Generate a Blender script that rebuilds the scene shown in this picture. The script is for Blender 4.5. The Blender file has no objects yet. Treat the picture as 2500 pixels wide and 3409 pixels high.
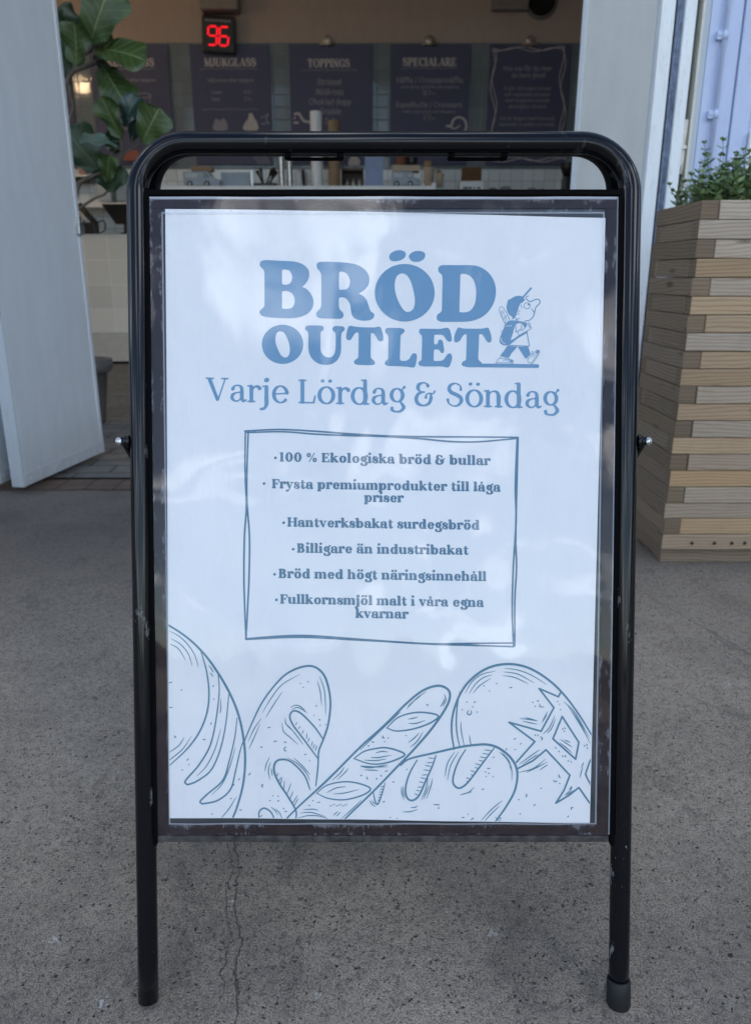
import bpy, bmesh, math, random
import numpy as np
from mathutils import Vector, Matrix, noise as mnoise

# ------------------------------------------------------------------ camera, world, sun, exposure
scene = bpy.context.scene
COL = scene.collection
CAM_H, PITCH, FOC = 0.835, math.radians(17.3), 2540.0      # metres, radians, pixels of a 2500x3409 frame
cam_d = bpy.data.cameras.new('camera')
cam = bpy.data.objects.new('camera', cam_d)
COL.objects.link(cam)
cam.location = (0, 0, CAM_H)
cam.rotation_euler = (math.pi / 2 - PITCH, 0, 0)
cam_d.sensor_fit = 'VERTICAL'
cam_d.sensor_height = 24.0
cam_d.lens = FOC / 3409.0 * 24.0
cam_d.clip_start = 0.02
cam_d.clip_end = 1500
cam_d.dof.use_dof = True
cam_d.dof.focus_distance = 0.89
cam_d.dof.aperture_fstop = 5.2
scene.camera = cam

SUN_EL, SUN_ROT = math.radians(37), math.radians(14)
world = bpy.data.worlds.new('World')
scene.world = world
world.use_nodes = True
wn = world.node_tree
wn.nodes.clear()
w_out = wn.nodes.new('ShaderNodeOutputWorld')
w_bg = wn.nodes.new('ShaderNodeBackground')
w_bg.inputs['Strength'].default_value = 0.12
sky = wn.nodes.new('ShaderNodeTexSky')
sky.sky_type = 'NISHITA'
sky.sun_disc = False
sky.sun_elevation = SUN_EL
sky.sun_rotation = SUN_ROT
sky.dust_density = 0.6
sky.ozone_density = 1.6
# broken cloud: real sky content, laid out by direction
w_tc = wn.nodes.new('ShaderNodeTexCoord')
w_sep = wn.nodes.new('ShaderNodeSeparateXYZ')
wn.links.new(w_tc.outputs['Generated'], w_sep.inputs[0])
w_add = wn.nodes.new('ShaderNodeMath'); w_add.operation = 'ADD'; w_add.inputs[1].default_value = 0.22
w_mx = wn.nodes.new('ShaderNodeMath'); w_mx.operation = 'MAXIMUM'; w_mx.inputs[1].default_value = 0.12
wn.links.new(w_sep.outputs['Z'], w_add.inputs[0]); wn.links.new(w_add.outputs[0], w_mx.inputs[0])
w_div = wn.nodes.new('ShaderNodeVectorMath'); w_div.operation = 'DIVIDE'
w_cmb = wn.nodes.new('ShaderNodeCombineXYZ')
for k in range(3):
    wn.links.new(w_mx.outputs[0], w_cmb.inputs[k])
wn.links.new(w_tc.outputs['Generated'], w_div.inputs[0]); wn.links.new(w_cmb.outputs[0], w_div.inputs[1])
w_map = wn.nodes.new('ShaderNodeMapping')
w_map.inputs['Location'].default_value = (3.1, 1.7, 0.4)
w_map.inputs['Scale'].default_value = (1.5, 1.5, 1.5)
wn.links.new(w_div.outputs[0], w_map.inputs[0])
w_noise = wn.nodes.new('ShaderNodeTexNoise')
w_noise.inputs['Scale'].default_value = 1.15
w_noise.inputs['Detail'].default_value = 6.0
w_noise.inputs['Roughness'].default_value = 0.58
w_noise.inputs['Distortion'].default_value = 0.4
wn.links.new(w_map.outputs[0], w_noise.inputs['Vector'])
w_ramp = wn.nodes.new('ShaderNodeValToRGB')
w_ramp.color_ramp.elements[0].position = 0.53
w_ramp.color_ramp.elements[1].position = 0.62
wn.links.new(w_noise.outputs['Fac'], w_ramp.inputs[0])
w_mix = wn.nodes.new('ShaderNodeMix'); w_mix.data_type = 'RGBA'
w_mix.inputs['B'].default_value = (20.0, 20.4, 21.4, 1)
wn.links.new(w_ramp.outputs[0], w_mix.inputs['Factor'])
wn.links.new(sky.outputs[0], w_mix.inputs['A'])
wn.links.new(w_mix.outputs['Result'], w_bg.inputs['Color'])
wn.links.new(w_bg.outputs[0], w_out.inputs[0])

sun_d = bpy.data.lights.new('sun', 'SUN')
sun_d.energy = 3.2
sun_d.angle = math.radians(0.53)
sun_d.color = (1.0, 0.95, 0.88)
sun = bpy.data.objects.new('sun', sun_d)
COL.objects.link(sun)
sdir = Vector((math.sin(SUN_ROT) * math.cos(SUN_EL), math.cos(SUN_ROT) * math.cos(SUN_EL), math.sin(SUN_EL)))
sun.rotation_euler = sdir.to_track_quat('Z', 'Y').to_euler()
sun.location = sdir * 60

scene.view_settings.view_transform = 'Standard'
scene.view_settings.look = 'None'
scene.view_settings.gamma = 1.0
scene.view_settings.exposure = 1.24
scene.cycles.max_bounces = 10
scene.cycles.diffuse_bounces = 6
scene.cycles.transparent_max_bounces = 16
scene.cycles.sample_clamp_indirect = 6.0
random.seed(7)

# ------------------------------------------------------------------ measuring helpers
_cp, _sp = math.cos(PITCH), math.sin(PITCH)
def _ray(px, py):
    X = (np.asarray(px, float) - 1250.0) / FOC
    Y = (1704.5 - np.asarray(py, float)) / FOC
    return X, _cp + Y * _sp, -_sp + Y * _cp
def W(px, py, y):
    """a survey point: where the sight line meets the upright plane at distance y"""
    a, b, c = _ray(px, py)
    t = y / b
    return Vector((float(a * t), float(y), float(CAM_H + c * t)))

TILT = math.radians(14.7)
ST, CT = math.sin(TILT), math.cos(TILT)
SX, SY = 0.0095, 0.6966                                     # foot of the sign board
def board_uv(px, py):
    """survey pixel -> metres (across, up the board) on the leaning face of the sign"""
    a, b, c = _ray(px, py)
    # plane: y - SY = (z) * tan(TILT)
    tt = ST / CT
    t = (SY + CAM_H * tt) / (b - c * tt)
    x, y, z = a * t, b * t, CAM_H + c * t
    return x - SX, z / CT
def B(u, v, w=0.0):
    """board coordinates (across, up, out towards the front) -> world"""
    return Vector((SX + u, SY + v * ST - w * CT, v * CT + w * ST))

# ------------------------------------------------------------------ object helpers
def link(name, me, mat=None, parent=None):
    o = bpy.data.objects.new(name, me)
    COL.objects.link(o)
    if mat is not None and me is not None:
        for m in (mat if isinstance(mat, (list, tuple)) else [mat]):
            me.materials.append(m)
    if parent is not None:
        o.parent = parent
        o.matrix_parent_inverse = Matrix.Translation(parent.location).inverted()
    return o
def tag(o, label=None, cat=None, group=None, kind=None):
    if label: o['label'] = label
    if cat: o['category'] = cat
    if group: o['group'] = group
    if kind: o['kind'] = kind
    return o
def thing(name, loc, label, cat, group=None):
    o = bpy.data.objects.new(name, None)
    COL.objects.link(o)
    o.location = loc
    o.empty_display_size = 0.05
    return tag(o, label, cat, group)

class MB:
    """collects shapes for ONE mesh"""
    def __init__(s):
        s.v, s.f, s.uv, s.tone, s.sm, s.mi = [], [], [], [], [], []
    def add(s, verts, faces, smooth=False, uv=None, tone=(0.5, 0.5, 0.5), mi=0):
        b = len(s.v)
        s.v += [tuple(p) for p in verts]
        for k, fc in enumerate(faces):
            s.f.append([b + i for i in fc])
            s.sm.append(smooth)
            s.mi.append(mi)
            s.tone.append(tone)
            s.uv.append(uv[k] if uv else [(0, 0)] * len(fc))
        return s
    def box(s, lo, hi, bev=0.0, tone=(0.5, 0.5, 0.5), axis=0, M=None, mi=0, end=None):
        lo, hi = Vector(lo), Vector(hi)
        for i in range(3):
            if lo[i] > hi[i]: lo[i], hi[i] = hi[i], lo[i]
        bm = bmesh.new()
        bmesh.ops.create_cube(bm, size=1.0)
        sz, ce = hi - lo, (hi + lo) / 2
        for v in bm.verts:
            v.co = Vector((v.co.x * sz.x, v.co.y * sz.y, v.co.z * sz.z)) + ce
        if bev > 0:
            bmesh.ops.bevel(bm, geom=list(bm.edges), offset=bev, segments=2, profile=0.6, affect='EDGES')
        vs = [v.co.copy() for v in bm.verts]
        tones = []
        bm.verts.index_update()
        fs, uvs = [], []
        for f in bm.faces:
            fs.append([v.index for v in f.verts])
            n = f.normal
            tones.append(end if (end and abs(n[axis]) > .6) else tone)
            ax = max(range(3), key=lambda i: abs(n[i]))
            oth = [i for i in range(3) if i not in (ax, axis)]
            uvs.append([(v.co[axis], v.co[oth[0]] if len(oth) == 1 else v.co[oth[1]]) if ax != axis else (v.co[oth[0]] * .3, v.co[oth[1]]) for v in f.verts])
        bm.free()
        if M is not None: vs = [M @ p for p in vs]
        s.add(vs, fs, False, uvs, tone, mi)
        s.tone[-len(fs):] = tones
        return s
    def tube(s, pts, r, n=12, cap=True, closed=False, smooth=True, mi=0):
        pts = [Vector(p) for p in pts]
        rs = r if isinstance(r, (list, tuple)) else [r] * len(pts)
        m = len(pts)
        tan = []
        for i in range(m):
            a = pts[i - 1] if (i > 0 or closed) else pts[0]
            b = pts[(i + 1) % m] if (i < m - 1 or closed) else pts[-1]
            tan.append((b - a).normalized())
        up = Vector((0, 0, 1)) if abs(tan[0].z) < 0.9 else Vector((0, 1, 0))
        nrm = (up - tan[0] * up.dot(tan[0])).normalized()
        vs, fs = [], []
        for i in range(m):
            nrm = (nrm - tan[i] * nrm.dot(tan[i])).normalized()
            bi = tan[i].cross(nrm)
            for k in range(n):
                a = 2 * math.pi * k / n
                vs.append(pts[i] + (nrm * math.cos(a) + bi * math.sin(a)) * rs[i])
        for i in range(m - 1 if not closed else m):
            for k in range(n):
                j, k2 = (i + 1) % m, (k + 1) % n
                fs.append([i * n + k, i * n + k2, j * n + k2, j * n + k])
        s.add(vs, fs, smooth, mi=mi)
        if cap and not closed:
            s.add(vs[:n], [list(range(n))[::-1]], mi=mi)
            s.add(vs[-n:], [list(range(n))], mi=mi)
        return s
    def lathe(s, prof, c=(0, 0, 0), n=32, axis='z', M=None, smooth=True, mi=0):
        c = Vector(c)
        vs, fs = [], []
        for r, h in prof:
            for k in range(n):
                a = 2 * math.pi * k / n
                p = {'z': Vector((r * math.cos(a), r * math.sin(a), h)),
                     'y': Vector((r * math.cos(a), h, r * math.sin(a))),
                     'x': Vector((h, r * math.cos(a), r * math.sin(a)))}[axis]
                if M is not None: p = M @ p
                vs.append(p + c)
        for i in range(len(prof) - 1):
            for k in range(n):
                k2 = (k + 1) % n
                fs.append([i * n + k, i * n + k2, (i + 1) * n + k2, (i + 1) * n + k])
        if prof[0][0] > 1e-6: fs.append(list(range(n))[::-1])
        if prof[-1][0] > 1e-6: fs.append([(len(prof) - 1) * n + k for k in range(n)])
        return s.add(vs, fs, smooth, mi=mi)
    def build(s, name, mat, parent=None, auto=None):
        me = bpy.data.meshes.new(name)
        me.from_pydata(s.v, [], s.f)
        uvl = me.uv_layers.new(name='UVMap')
        flat = [c for fuv in s.uv for p in fuv for c in p]
        uvl.data.foreach_set('uv', flat)
        ca = me.color_attributes.new('tone', 'FLOAT_COLOR', 'CORNER')
        cols = []
        for fc, t in zip(s.f, s.tone):
            cols += [t[0], t[1], t[2], 1.0] * len(fc)
        ca.data.foreach_set('color', cols)
        me.polygons.foreach_set('use_smooth', s.sm)
        me.polygons.foreach_set('material_index', s.mi)
        bm = bmesh.new(); bm.from_mesh(me)
        bmesh.ops.remove_doubles(bm, verts=bm.verts, dist=1e-6)
        bmesh.ops.recalc_face_normals(bm, faces=bm.faces)
        bm.to_mesh(me); bm.free()
        me.update()
        return link(name, me, mat, parent)

def catmull(pts, n=8, closed=False):
    P = [np.array(p, float) for p in pts]
    out = []
    m = len(P)
    rng = range(m) if closed else range(m - 1)
    for i in rng:
        p1, p2 = P[i], P[(i + 1) % m]
        p0 = P[i - 1] if (i > 0 or closed) else 2 * p1 - p2
        p3 = P[(i + 2) % m] if (i + 2 < m or closed) else 2 * p2 - p1
        for k in range(n):
            t = k / n
            out.append(0.5 * ((2 * p1) + (-p0 + p2) * t + (2 * p0 - 5 * p1 + 4 * p2 - p3) * t * t + (-p0 + 3 * p1 - 3 * p2 + p3) * t ** 3))
    if not closed: out.append(P[-1])
    return out

# ------------------------------------------------------------------ material helpers
class NT:
    def __init__(s, name):
        s.m = bpy.data.materials.new(name)
        s.m.use_nodes = True
        s.t = s.m.node_tree
        s.t.nodes.clear()
        s.out = s.t.nodes.new('ShaderNodeOutputMaterial')
    def n(s, kind, props=None, **ins):
        nd = s.t.nodes.new(kind)
        for k, v in (props or {}).items(): setattr(nd, k, v)
        for k, v in ins.items():
            key = k.replace('_', ' ')
            sock = nd.inputs[int(k[1:])] if (k[0] == 'i' and k[1:].isdigit()) else nd.inputs[key]
            s.set(sock, v)
        return nd
    def set(s, sock, v):
        if isinstance(v, bpy.types.NodeSocket): s.t.links.new(v, sock)
        elif isinstance(v, bpy.types.Node): s.t.links.new(v.outputs[0], sock)
        else:
            if isinstance(v, tuple) and len(v) == 3 and sock.type == 'RGBA': v = (*v, 1)
            sock.default_value = v
    def math(s, op, a, b=0.0, c=0.0, clamp=False):
        nd = s.t.nodes.new('ShaderNodeMath'); nd.operation = op; nd.use_clamp = clamp
        s.set(nd.inputs[0], a); s.set(nd.inputs[1], b); s.set(nd.inputs[2], c)
        return nd.outputs[0]
    def vmath(s, op, a, b=(0, 0, 0)):
        nd = s.t.nodes.new('ShaderNodeVectorMath'); nd.operation = op
        s.set(nd.inputs[0], a)
        if op == 'SCALE': s.set(nd.inputs['Scale'], b)
        else: s.set(nd.inputs[1], b)
        return nd.outputs['Value'] if op in ('DOT_PRODUCT', 'LENGTH', 'DISTANCE') else nd.outputs[0]
    def mix(s, f, a, b):
        nd = s.t.nodes.new('ShaderNodeMix'); nd.data_type = 'RGBA'
        s.set(nd.inputs['Factor'], f); s.set(nd.inputs['A'], a); s.set(nd.inputs['B'], b)
        return nd.outputs['Result']
    def ramp(s, f, *stops):
        nd = s.t.nodes.new('ShaderNodeValToRGB')
        cr = nd.color_ramp
        while len(cr.elements) < len(stops): cr.elements.new(0.5)
        for e, (p, c) in zip(cr.elements, stops):
            e.position = p
            e.color = (c, c, c, 1) if isinstance(c, (int, float)) else (*c, 1)
        s.set(nd.inputs[0], f)
        return nd.outputs[0]
    def pos(s): return s.n('ShaderNodeNewGeometry').outputs['Position']
    def sep(s, v):
        nd = s.n('ShaderNodeSeparateXYZ'); s.set(nd.inputs[0], v); return nd.outputs
    def comb(s, x, y, z=0.0):
        nd = s.n('ShaderNodeCombineXYZ'); s.set(nd.inputs[0], x); s.set(nd.inputs[1], y); s.set(nd.inputs[2], z); return nd.outputs[0]
    def scale(s, v, k):
        nd = s.n('ShaderNodeMapping'); s.set(nd.inputs[0], v); nd.inputs['Scale'].default_value = k if isinstance(k, tuple) else (k, k, k); return nd.outputs[0]
    def noise(s, v, sc, det=4, rough=0.55, dist=0.0):
        nd = s.n('ShaderNodeTexNoise', None, Scale=sc, Detail=det, Roughness=rough, Distortion=dist); s.set(nd.inputs['Vector'], v); return nd.outputs[0]
    def voro(s, v, sc, feat='F1', out='Distance', rnd=1.0):
        nd = s.n('ShaderNodeTexVoronoi', {'feature': feat}, Scale=sc); s.set(nd.inputs['Vector'], v); nd.inputs['Randomness'].default_value = rnd; return nd.outputs[out]
    def bump(s, h, strength=0.3, dist=0.002, normal=None):
        nd = s.n('ShaderNodeBump', None, Strength=strength, Distance=dist); s.set(nd.inputs['Height'], h)
        if normal is not None: s.set(nd.inputs['Normal'], normal)
        return nd.outputs[0]
    def bsdf(s, **ins):
        b = s.t.nodes.new('ShaderNodeBsdfPrincipled')
        for k, v in ins.items(): s.set(b.inputs[k.replace('_', ' ')], v)
        s.t.links.new(b.outputs[0], s.out.inputs['Surface'])
        return b

def simple(name, col, rough=0.5, spec=0.5, metal=0.0, var=0.12, scale=12.0, bump=0.0, coat=0.0):
    t = NT(name)
    p = t.pos()
    nz = t.noise(p, scale, 5)
    k = t.ramp(nz, (0.3, 1.0 - var), (0.7, 1.0 + var * 0.5))
    c = t.vmath('MULTIPLY', k, tuple(col))
    ins = dict(Base_Color=c, Roughness=t.math('ADD', rough, t.math('MULTIPLY', t.math('SUBTRACT', nz, 0.5), 0.15)), Metallic=metal, Coat_Weight=coat)
    b = t.bsdf(**ins)
    b.inputs['Specular IOR Level'].default_value = spec
    if bump: t.set(b.inputs['Normal'], t.bump(t.noise(p, scale * 12, 4), bump, 0.001))
    return t.m

# ------------------------------------------------------------------ print: shapes drawn as distance fields, then meshed
class Field:
    def __init__(s, x0, y0, x1, y1, step=1.0):
        s.x0, s.y0, s.st = x0, y0, step
        s.nx, s.ny = int((x1 - x0) / step) + 2, int((y1 - y0) / step) + 2
        s.F = np.full((s.ny, s.nx), 50.0 * step, np.float32)
    def win(s, xa, ya, xb, yb, m):
        i0 = max(0, int((ya - m - s.y0) / s.st)); i1 = min(s.ny, int((yb + m - s.y0) / s.st) + 2)
        j0 = max(0, int((xa - m - s.x0) / s.st)); j1 = min(s.nx, int((xb + m - s.x0) / s.st) + 2)
        if i1 <= i0 or j1 <= j0: return None
        X = s.x0 + np.arange(j0, j1) * s.st
        Y = s.y0 + np.arange(i0, i1) * s.st
        return (slice(i0, i1), slice(j0, j1)), X[None, :], Y[:, None]
    @staticmethod
    def seg(X, Y, a, b, ra, rb):
        dx, dy = b[0] - a[0], b[1] - a[1]
        L = dx * dx + dy * dy
        t = np.clip(((X - a[0]) * dx + (Y - a[1]) * dy) / L, 0, 1) if L > 1e-9 else np.zeros(np.broadcast(X, Y).shape)
        return np.hypot(X - a[0] - t * dx, Y - a[1] - t * dy) - (ra + t * (rb - ra))
    def stroke(s, pts, w, erase=False):
        if not isinstance(w, (list, tuple, np.ndarray)): w = [w] * len(pts)
        if len(pts) == 1: pts, w = [pts[0], pts[0]], [w[0], w[0]]
        for i in range(len(pts) - 1):
            a, b = pts[i], pts[i + 1]
            q = s.win(min(a[0], b[0]), min(a[1], b[1]), max(a[0], b[0]), max(a[1], b[1]), max(w[i], w[i + 1]) + 3 * s.st)
            if q is None: continue
            sl, X, Y = q
            d = s.seg(X, Y, a, b, w[i], w[i + 1])
            s.F[sl] = np.maximum(s.F[sl], -d) if erase else np.minimum(s.F[sl], d)
    def group(s, strokes, k):
        al = [p for st, w in strokes for p in st]
        mw = max(max(w) for st, w in strokes)
        q = s.win(min(p[0] for p in al), min(p[1] for p in al), max(p[0] for p in al), max(p[1] for p in al), mw + k + 3 * s.st)
        if q is None: return
        sl, X, Y = q
        T = None
        for st, w in strokes:
            D = None
            for i in range(max(1, len(st) - 1)):
                j = min(i + 1, len(st) - 1)
                d = s.seg(X, Y, st[i], st[j], w[i], w[j])
                D = d if D is None else np.minimum(D, d)
            if T is None: T = D
            else:
                h = np.clip(0.5 + 0.5 * (D - T) / k, 0, 1)
                T = D * (1 - h) + T * h - k * h * (1 - h)
        s.F[sl] = np.minimum(s.F[sl], T)
    def poly_d(s, X, Y, P):
        D = np.full(np.broadcast(X, Y).shape, 1e6)
        ins = np.zeros(D.shape, bool)
        n = len(P)
        for i in range(n):
            a, b = P[i], P[(i + 1) % n]
            if abs(a[0] - b[0]) + abs(a[1] - b[1]) < 1e-9: continue
            D = np.minimum(D, s.seg(X, Y, a, b, 0, 0))
            c = (a[1] > Y) != (b[1] > Y)
            xi = (b[0] - a[0]) * (Y - a[1]) / ((b[1] - a[1]) if abs(b[1] - a[1]) > 1e-12 else 1e-12) + a[0]
            ins ^= c & (X < xi)
        return np.where(ins, -D, D)
    def poly(s, P, erase=False, grow=0.0):
        q = s.win(min(p[0] for p in P), min(p[1] for p in P), max(p[0] for p in P), max(p[1] for p in P), 3 * s.st + grow)
        if q is None: return
        sl, X, Y = q
        d = s.poly_d(X, Y, P) - grow
        s.F[sl] = np.maximum(s.F[sl], -d) if erase else np.minimum(s.F[sl], d)
    def clip(s, P):
        X = (s.x0 + np.arange(s.nx) * s.st)[None, :]
        Y = (s.y0 + np.arange(s.ny) * s.st)[:, None]
        s.F = np.maximum(s.F, s.poly_d(X, Y, P)).astype(np.float32)
    def mesh(s, name, fmap, mat, parent, maxrun=14):
        F = s.F
        F = np.where(np.abs(F) < 1e-6, 1e-6, F)
        a, b, c, d = F[:-1, :-1], F[:-1, 1:], F[1:, 1:], F[1:, :-1]
        code = (a < 0) * 1 + (b < 0) * 2 + (c < 0) * 4 + (d < 0) * 8
        V, SZ = [], []
        # full cells: merge along rows
        full = code == 15
        ii, jj = np.nonzero(full)
        if len(ii):
            runs = []
            r0, j0, jl = ii[0], jj[0], jj[0]
            for i, j in zip(ii[1:], jj[1:]):
                if i == r0 and j == jl + 1 and jl - j0 + 1 < maxrun: jl = j
                else:
                    runs.append((r0, j0, jl)); r0, j0, jl = i, j, j
            runs.append((r0, j0, jl))
            R = np.array(runs, float)
            q = np.stack([np.stack([R[:, 1], R[:, 0]], 1), np.stack([R[:, 2] + 1, R[:, 0]], 1),
                          np.stack([R[:, 2] + 1, R[:, 0] + 1], 1), np.stack([R[:, 1], R[:, 0] + 1], 1)], 1)
            V.append(q.reshape(-1, 2)); SZ.append(np.full(len(R), 4))
        T = {1: ['a ab da'], 2: ['b bc ab'], 3: ['a b bc da'], 4: ['c cd bc'], 5: ['a ab da', 'c cd bc'], 6: ['b c cd ab'],
             7: ['a b c cd da'], 8: ['d da cd'], 9: ['a ab cd d'], 10: ['b bc ab', 'd da cd'], 11: ['a b bc cd d'],
             12: ['c d da bc'], 13: ['a ab bc c d'], 14: ['b c d da ab']}
        for cs, polys in T.items():
            I, J = np.nonzero(code == cs)
            if not len(I): continue
            A, Bv, C, D = a[I, J], b[I, J], c[I, J], d[I, J]
            with np.errstate(all='ignore'):
                pt = {'a': (J, I), 'b': (J + 1, I), 'c': (J + 1, I + 1), 'd': (J, I + 1),
                      'ab': (J + A / (A - Bv), I), 'bc': (J + 1, I + Bv / (Bv - C)),
                      'cd': (J + D / (D - C), I + 1), 'da': (J, I + A / (A - D))}
            for pl in polys:
                q = np.stack([np.stack([np.broadcast_to(pt[k][0], I.shape).astype(float), np.broadcast_to(pt[k][1], I.shape).astype(float)], 1) for k in pl.split()], 1)
                V.append(q.reshape(-1, 2)); SZ.append(np.full(len(I), q.shape[1]))
        if not V: return None
        V = np.concatenate(V); SZ = np.concatenate(SZ)
        P = fmap(s.x0 + V[:, 0] * s.st, s.y0 + V[:, 1] * s.st)
        me = bpy.data.meshes.new(name)
        me.vertices.add(len(P)); me.vertices.foreach_set('co', np.asarray(P, np.float32).ravel())
        me.loops.add(len(P)); me.loops.foreach_set('vertex_index', np.arange(len(P), dtype=np.int32))
        me.polygons.add(len(SZ))
        me.polygons.foreach_set('loop_start', np.concatenate([[0], np.cumsum(SZ)[:-1]]).astype(np.int32))
        me.update(calc_edges=True)
        return link(name, me, mat, parent)

# a soft slab-serif alphabet, drawn with a broad pen: x-height .5, caps .7, baseline 0
def glyph(ch, h, t, serif=True):
    S = []
    base, dia = {'å': ('a', 'o'), 'ä': ('a', ':'), 'ö': ('o', ':')}.get(ch, (ch, None))
    ch = base
    sl = h + (0.045 if h < .07 else 0.018) if serif else 0
    def st(x, y0, y1, w=None):
        w = w or h
        e = w if not serif else w * 0.75
        S.append(([(x, y0 + e), (x, y1 - e)], [w, w]))
    def foot(x, l=None, r=None, y=0.0):
        if serif: S.append(([(x - (sl if l is None else l), y + t), (x + (sl if r is None else r), y + t)], [t * 1.05, t * 1.05]))
    def head(x, y, l=None, r=0.0):
        if serif: S.append(([(x - (sl if l is None else l), y - t), (x + r, y - t)], [t * 1.05, t * 1.05]))
    def cv(pts, ws, n=6):
        P = catmull(pts, n)
        w = np.interp(np.linspace(0, len(pts) - 1, len(P)), range(len(pts)), ws)
        S.append((P, list(w)))
    def ring(cx, cy, ox, oy, a0=0, a1=360, n=30, hh=None):
        hh = hh or h
        P, w = [], []
        for k in range(n + 1):
            a = math.radians(a0 + (a1 - a0) * k / n)
            P.append((cx + (ox - hh) * math.cos(a), cy + (oy - t) * math.sin(a)))
            w.append(t + (hh - t) * abs(math.cos(a)) ** 1.2)
        S.append((P, w))
    adv = 0.55
    if ch == ' ': return [], 0.24
    if ch == 'a':
        cv([(.11, .38), (.17, .47), (.28, .485), (.36, .43), (.375, .30), (.375, .12), (.42, .03), (.50, .06)], [h * .95, t * 1.1, t * 1.1, h * .8, h, h, h * .7, t])
        cv([(.36, .29), (.22, .27), (.11, .21), (.09, .11), (.17, .025), (.28, .04), (.36, .13)], [t, t, h * .8, h * .9, t * 1.2, t, t]); adv = .53
    elif ch == 'b': st(.12, .0, .74); head(.12, .74); ring(.31, .25, .25, .265); adv = .585
    elif ch == 'c': ring(.27, .25, .25, .265, 40, 320); S.append(([(.40, .39)], [h * .9])); adv = .48
    elif ch == 'd': st(.43, 0, .74); head(.43, .74); foot(.43, 0, sl); ring(.26, .25, .25, .265); adv = .585
    elif ch == 'e':
        ring(.27, .25, .25, .265, 12, 318); S.append(([(.08, .255), (.46, .285)], [t, t])); adv = .52
    elif ch == 'f':
        st(.15, 0, .6); foot(.15); cv([(.15, .55), (.17, .69), (.27, .73), (.33, .67)], [h, h * .8, t, h * .9]); S.append(([(.04, .48), (.30, .48)], [t, t])); adv = .34
    elif ch == 'g':
        ring(.25, .30, .22, .215); cv([(.38, .44), (.42, .50), (.46, .545)], [t, t, h * .75])
        cv([(.33, .12), (.40, .03), (.44, -.06), (.36, -.165), (.22, -.19), (.11, -.15), (.10, -.09)], [t, h * .8, h, h * .7, t * 1.2, h * .7, h * .9]); adv = .50
    elif ch in 'hn':
        st(.12, 0, .74 if ch == 'h' else .5); head(.12, .74 if ch == 'h' else .5); foot(.12); st(.43, 0, .36); foot(.43)
        cv([(.13, .34), (.20, .44), (.30, .475), (.39, .44), (.43, .33), (.43, .2)], [t, t, t * 1.2, h * .8, h, h]); adv = .59
    elif ch == 'i': st(.13, 0, .5); head(.13, .5); foot(.13); S.append(([(.12, .675 + h * .25), (.15, .685 + h * .25)], [h * .9, h * .9])); adv = .28
    elif ch == 'j':
        st(.14, .0, .5); head(.14, .5); cv([(.14, .15), (.14, -.05), (.08, -.17), (-.02, -.20)], [h, h, h * .7, h * .7]); S.append(([(.13, .66), (.16, .67)], [h * 1.1, h * 1.1])); adv = .28
    elif ch == 'k':
        st(.12, 0, .74); head(.12, .74); foot(.12); S.append(([(.15, .22), (.41, .46)], [t, t])); S.append(([(.24, .30), (.43, .07)], [h * .9, h * .9])); head(.42, .5, sl * .8, sl * .6); foot(.45, sl * .6, sl * .8); adv = .56
    elif ch == 'l': st(.13, 0, .74); head(.13, .74); foot(.13); adv = .28
    elif ch == 'm':
        st(.12, 0, .5); head(.12, .5); foot(.12)
        for x in (.42, .72):
            st(x, 0, .36); foot(x, sl * .8, sl * .8)
            cv([(x - .29, .34), (x - .22, .44), (x - .13, .475), (x - .04, .44), (x, .33), (x, .2)], [t, t, t * 1.2, h * .8, h, h])
        adv = .87
    elif ch == 'o': ring(.28, .25, .26, .265); adv = .56
    elif ch == 'p': st(.12, -.18, .5); head(.12, .5); foot(.12, y=-.18); ring(.31, .25, .25, .265); adv = .585
    elif ch == 'r': st(.12, 0, .5); head(.12, .5); foot(.12); cv([(.13, .32), (.20, .44), (.29, .47), (.36, .42)], [t, t * 1.2, h * .7, h * 1.05]); adv = .42
    elif ch == 's':
        cv([(.36, .38), (.31, .46), (.22, .485), (.13, .45), (.10, .37), (.16, .30), (.28, .22), (.345, .14), (.31, .05), (.21, .015), (.11, .04), (.06, .13)],
           [h * .7, t, t * 1.1, h * .7, h * .95, h * 1.0, h * 1.0, h * .95, h * .7, t * 1.1, t, h * .75]); adv = .43
    elif ch == 't':
        S.append(([(.16, .60), (.16, .16)], [h * .7, h])); cv([(.16, .18), (.19, .05), (.28, .03), (.35, .10)], [h, h * .8, t * 1.2, t]); S.append(([(.04, .475), (.33, .475)], [t, t])); adv = .37
    elif ch == 'u':
        st(.12, .12, .5); head(.12, .5); st(.43, 0, .5); head(.43, .5); foot(.43, 0, sl); cv([(.12, .25), (.13, .10), (.22, .03), (.33, .06), (.43, .17)], [h, h * .9, t * 1.2, t, t]); adv = .59
    elif ch in 'vy':
        S.append(([(.10, .45), (.25, .06)], [h * .95, h * .8])); S.append(([(.27, .05), (.42, .45)], [t, t])); head(.10, .5, sl * .8, sl * .8); head(.41, .5, sl * .7, sl * .7); adv = .51
        if ch == 'y': cv([(.27, .06), (.20, -.12), (.12, -.19), (.06, -.17)], [t, t * 1.2, t * 1.4, h * .9])
    elif ch == 'z':
        S.append(([(.06, .47), (.40, .47)], [t, t])); S.append(([(.38, .45), (.08, .05)], [h * .8, h * .8])); S.append(([(.06, .03), (.41, .03)], [t, t])); adv = .46
    elif ch == 'A':
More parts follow.
